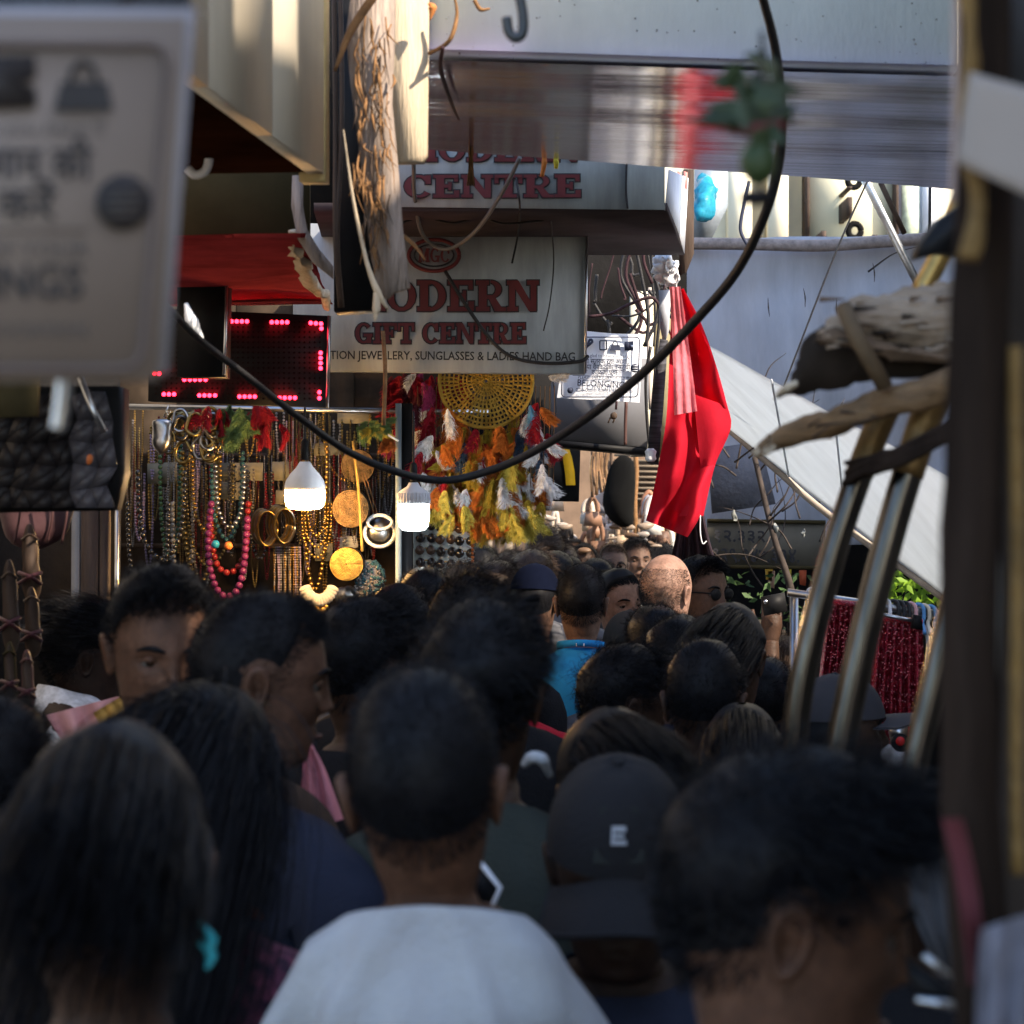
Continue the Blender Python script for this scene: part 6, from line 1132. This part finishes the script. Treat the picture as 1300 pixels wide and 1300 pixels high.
PP('person with glossy swept hair just above the tousled dark head', 595, 733, 4.7, 'swept', 'brown', 'black', yaw=-5)
PP('person with curly dark hair below the teal beaded pouch', 505, 744, 5.6, 'curly', 'tan', 'black', yaw=20, head=(10, 0, 0))
PP('person with dark hair below the pale blue upright', 540, 721, 6.3, 'short', 'brown', 'grey', yaw=0)
PP('person with dark wavy hair left of the navy cap wearer', 590, 717, 6.9, 'tousled', 'brown', 'black', yaw=-10)
PP('person with brown sunlit hair at the end of the stall', 632, 712, 8.8, 'tousled', 'tan', 'grey', yaw=20, hmat=M['hairb'])
PP('person with short black hair behind the brown sunlit head', 611, 692, 9.8, 'short', 'brown', 'black', yaw=5)
kcap, _, _ = PP('person in a dark navy cap seen from behind, left of the blue polo shirt', 678, 719, 8.0, 'undercap', 'tan', 'black', yaw=8, cap='navy', capmat=mat('cap_navy', (.0035, .005, .013), .95, spec=.02), capback=False, head=(6, -3, 0))
blu, fb, _ = PP('person in a bright blue polo shirt with shaved neck', 738, 717, 7.3, 'crop', 'tan', 'blue', yaw=4, neckz=-.03, bw=1.02)
v = np.array([(math.sin(a)*.072, -.022+.078*math.cos(a), -.028-.014*math.cos(a)+z) for z, in ((0,), (.022,)) for a in np.linspace(0.5, 5.78, 24)]); v[:, 2] += blu['chin']
o = G().add(v, [[j, j+1, 24+j+1, 24+j] for j in range(23)]).build('collar', CL['blue'], blu, True); md = o.modifiers.new('thickness', 'SOLIDIFY'); md.thickness = .005
o = G().box((-.012, -.104, blu['chin']-.013), (.014, -.1, blu['chin']-.004)).build('collar_label', M['white'], blu)
PP('person with dark hair pulled back, looking past the bald man with one eye showing', 786, 721, 8.2, 'pulled', 'fair', 'grey', yaw=148, head=(0, -4, 4), eyes=True, bw=.85)
PP('bald person in a pale blue collar seen from behind', 843, 703, 7.35, 'stubble', 'fair', 'sky', yaw=22, head=(8, -4, 0), neckz=-.02, hs=1.02, hmat=mat('grey_stubble', (.03, .027, .026), .7))
sun_, fO, _ = PP('person in dark sunglasses right of the bald head', 888, 705, 7.8, 'short', 'tan', 'black', yaw=138, head=(-4, -2, 0), eyes=True)
for sg in (-1, 1):
    bv, bf = ball_arr(12, 8); G().add(fO(bv*np.array([.027, .008, .02])+np.array([sg*.033, .092, .116])), bf).build('sunglasses', M['black'], sun_, True)
    v, q = tube_arr([(sg*.055, .09, .12), (sg*.078, .04, .122), (sg*.078, -.01, .118)], .0028, 6, 3); G().add(fO(v), q.tolist()).build('sunglasses_temple', M['black'], sun_, True)
PP('person with dense curly hair below the bald head', 832, 768, 6.3, 'curly', 'brown', 'black', yaw=-5)
PP('person with curly glossy hair right of the dense curly one', 862, 782, 5.7, 'curly', 'brown', 'navy', yaw=15)
PP('person with smooth combed back black hair below the sunglasses wearer', 925, 766, 5.3, 'pulled', 'brown', 'black', yaw=12, head=(8, 0, 0))
PP('person with short black hair and one ear showing, in front of the smooth combed hair', 893, 812, 4.7, 'short', 'brown', 'black', yaw=8, head=(6, -4, 0))
PP('person turned right with wavy hair in a striped pale blue shirt', 778, 819, 5.0, 'tousled', 'brown', 'sky', yaw=42, head=(20, -8, 0), eyes=True, neckz=-.035)
PP('person in a small grey cap between the face and the curly heads', 800, 779, 7.0, 'undercap', 'brown', 'grey', yaw=0, cap='grey', capmat=mat('cap_charcoal', (.012, .013, .015), .9), capback=False)
PP('person in a red shirt hidden behind the tousled dark head', 645, 772, 5.6, 'short', 'brown', 'red', yaw=6, bw=.98)
PP('person with blond hair near the raised hand', 968, 788, 8.3, 'long', 'fair', 'grey', yaw=10, hmat=M['hairl'], hq=.6, bw=.8)
PP('person with brown hair beside the left chrome tube', 1002, 808, 7.6, 'bob', 'tan', 'black', yaw=0, hmat=M['hairb'], hq=.6)
PP('person with black hair below the blond one', 972, 836, 6.2, 'short', 'brown', 'black', yaw=10)
PP('person with smooth glossy dark hair right in front of the black emblem cap', 785, 900, 3.2, 'pulled', 'brown', 'navy', yaw=-8, head=(-6, -4, 0), hq=1.2)
PP('person with smooth hair low beside the left chrome tube foot', 942, 894, 4.5, 'pulled', 'brown', 'black', yaw=6)
PP('person facing the camera in a black cap with a white emblem', 785, 962, 2.75, 'undercap', 'deep', 'navy', yaw=180, head=(2, -16, 0), cap='black', capback=False, emblem=mat('emblem_thread', (.3, .31, .33), .8), eyes=False, capmat=mat('cap_black', (.011, .0105, .012), .85, var=.1, bump=.3, bs=200))
PP('person with tousled hair in large blurred profile at bottom right', 945, 950, 1.82, 'tousled', 'warm', 'navy', yaw=62, head=(20, -13, 0), eyes=True, arms=('phone', 'phone'), hq=1.5)
PP('person in a dark grey cap facing right below the sequined skirt', 1072, 862, 5.0, 'undercap', 'brown', 'black', yaw=66, head=(14, 5, 0), droop=.15, cap='grey', capmat=mat('cap_grey', (.035, .034, .04), .9), capback=False, eyes=True)
ra, fV, _ = PP('person raising one hand with a phone near the chrome tubes', 1070, 800, 7.2, 'bob', 'brown', 'print', yaw=0, arms=('raised', 'down'), hq=.6, bw=.8, sleeve=.3)
PP('added filler person with dark hair behind the foot of the chrome tubes', 1150, 1003, 3.3, 'short', 'deep', 'black', yaw=0)  # filler figure added to keep the area behind the tubes dark
PP('person with short hair in black hidden behind the long haired pair at left', 420, 905, 3.4, 'short', 'deep', 'black', yaw=10) if False else None
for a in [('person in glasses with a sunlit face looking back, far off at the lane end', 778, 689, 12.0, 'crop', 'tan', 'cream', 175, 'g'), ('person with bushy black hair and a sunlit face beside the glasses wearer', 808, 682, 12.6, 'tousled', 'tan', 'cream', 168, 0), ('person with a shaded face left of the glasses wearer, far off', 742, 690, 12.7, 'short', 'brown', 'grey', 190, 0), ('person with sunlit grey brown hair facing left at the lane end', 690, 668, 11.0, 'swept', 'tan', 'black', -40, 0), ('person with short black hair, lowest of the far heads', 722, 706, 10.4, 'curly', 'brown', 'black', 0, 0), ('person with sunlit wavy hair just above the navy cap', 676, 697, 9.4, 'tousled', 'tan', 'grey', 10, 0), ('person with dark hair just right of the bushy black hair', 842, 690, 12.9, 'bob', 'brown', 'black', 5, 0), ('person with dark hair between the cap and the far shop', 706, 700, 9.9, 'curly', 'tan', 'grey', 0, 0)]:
    r_, f_, _ = PP(*a[:7], yaw=a[7], hq=.5, eyes=abs(a[7]) > 90, hmat=M['hairb'] if 'sunlit' in a[0] and 'bushy' not in a[0] else None)  # heads called sunlit get brown hair, sunlight put into the colour
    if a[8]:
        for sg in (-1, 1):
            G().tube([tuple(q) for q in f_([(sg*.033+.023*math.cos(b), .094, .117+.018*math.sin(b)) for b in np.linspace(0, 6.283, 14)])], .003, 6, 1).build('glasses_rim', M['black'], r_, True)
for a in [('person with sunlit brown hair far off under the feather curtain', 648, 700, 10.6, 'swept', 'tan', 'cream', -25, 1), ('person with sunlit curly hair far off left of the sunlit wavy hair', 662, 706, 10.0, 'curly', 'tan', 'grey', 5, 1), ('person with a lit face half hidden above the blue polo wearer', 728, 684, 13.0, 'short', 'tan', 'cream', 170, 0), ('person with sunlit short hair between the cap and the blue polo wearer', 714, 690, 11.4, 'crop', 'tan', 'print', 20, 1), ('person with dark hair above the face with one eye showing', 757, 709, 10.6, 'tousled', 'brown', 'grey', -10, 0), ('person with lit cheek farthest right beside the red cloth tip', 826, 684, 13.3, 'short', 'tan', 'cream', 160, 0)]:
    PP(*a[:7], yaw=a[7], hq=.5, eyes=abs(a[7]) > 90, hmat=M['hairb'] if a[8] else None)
# things held or worn loose
t = thing('phone', 'dark phone with a pale edge beside the neck of the boy in white', 'phone', P(617, 1120, 2.9)); 
G().slab([P(u, v, 2.85) for u, v in ((603, 1088), (634, 1128), (622, 1160), (592, 1122))], .009).build('case', M['black'], t); pipe('edge', [(604, 1088, 2.845), (635, 1127, 2.845), (621, 1160, 2.845)], .0035, M['white'], t, sm=1)
t = thing('phone', 'blurred pale edged phone held by the profile figure at bottom right', 'phone', P(1200, 1230, 1.75))
G().slab([P(u, v, 1.75) for u, v in ((1150, 1215), (1235, 1275), (1240, 1290), (1160, 1262))], .01).build('case', M['black'], t); pipe('edge', [(1163, 1268, 1.74), (1235, 1282, 1.74)], .004, M['steel'], t, sm=1); pipe('edge', [(1172, 1212, 1.74), (1212, 1245, 1.74)], .003, M['steel'], t, sm=1)
t = thing('phone', 'dark phone in the raised hand', 'phone', P(988, 775, 7.3)); G().slab([P(u, v, 7.32) for u, v in ((966, 758), (996, 752), (1000, 776), (970, 782))], .01).build('case', M['black'], t); G().lathe([(.006, -.002), (.007, 0), (.006, .002)], P(972, 764, 7.31), 12, 'y').build('lens', M['steel'], t, True)
o = curtain('pink_dupatta', [(381, 938), (384, 985), (370, 1060)], [(391, 936), (412, 975), (436, 1040)], 3.7, mat('pink_cloth', (.6, .22, .25), .85, var=.1, ns=60, bump=.3, bs=200), nu=14, nv=14, fold=.012, ff=2); tag(o, 'plain pink cloth draped before the person with an ear showing', 'cloth')
o = curtain('pink_scarf', [(58, 908), (66, 920), (78, 940)], [(150, 884), (156, 905), (150, 930)], 4.5, mat('pale_pink', (.6, .3, .3), .8, var=.2), nu=16, nv=8, fold=.03, ff=2.5); tag(o, 'pale pink crumpled cloth in front of the printed white shirt', 'cloth')
o = curtain('orange_cloth', [(118, 905), (130, 925)], [(152, 885), (165, 905)], 4.3, mat('ochre', (.45, .25, .06), .8), nu=8, nv=6, fold=.01); tag(o, 'small orange cloth just right of the pale pink one', 'cloth')
o = pipe('white_collar', [(664, 972, 3.05), (676, 962, 3.03), (690, 966, 3.03), (698, 984, 3.06)], [.004, .009, .009, .004], CL['white']); wobble(o, .005, 20); tag(o, 'white rolled collar between the olive jacket and the glossy hair', 'collar')
o = curtain('grey_bag', [(1150, 1105), (1158, 1160), (1190, 1230)], [(1215, 1085), (1225, 1150), (1230, 1240)], 2.5, mat('grey_bag', (.05, .05, .055), .8, var=.15), nu=10, nv=10, fold=.01); tag(o, 'dark grey cloth bag behind the face at bottom right', 'bag')
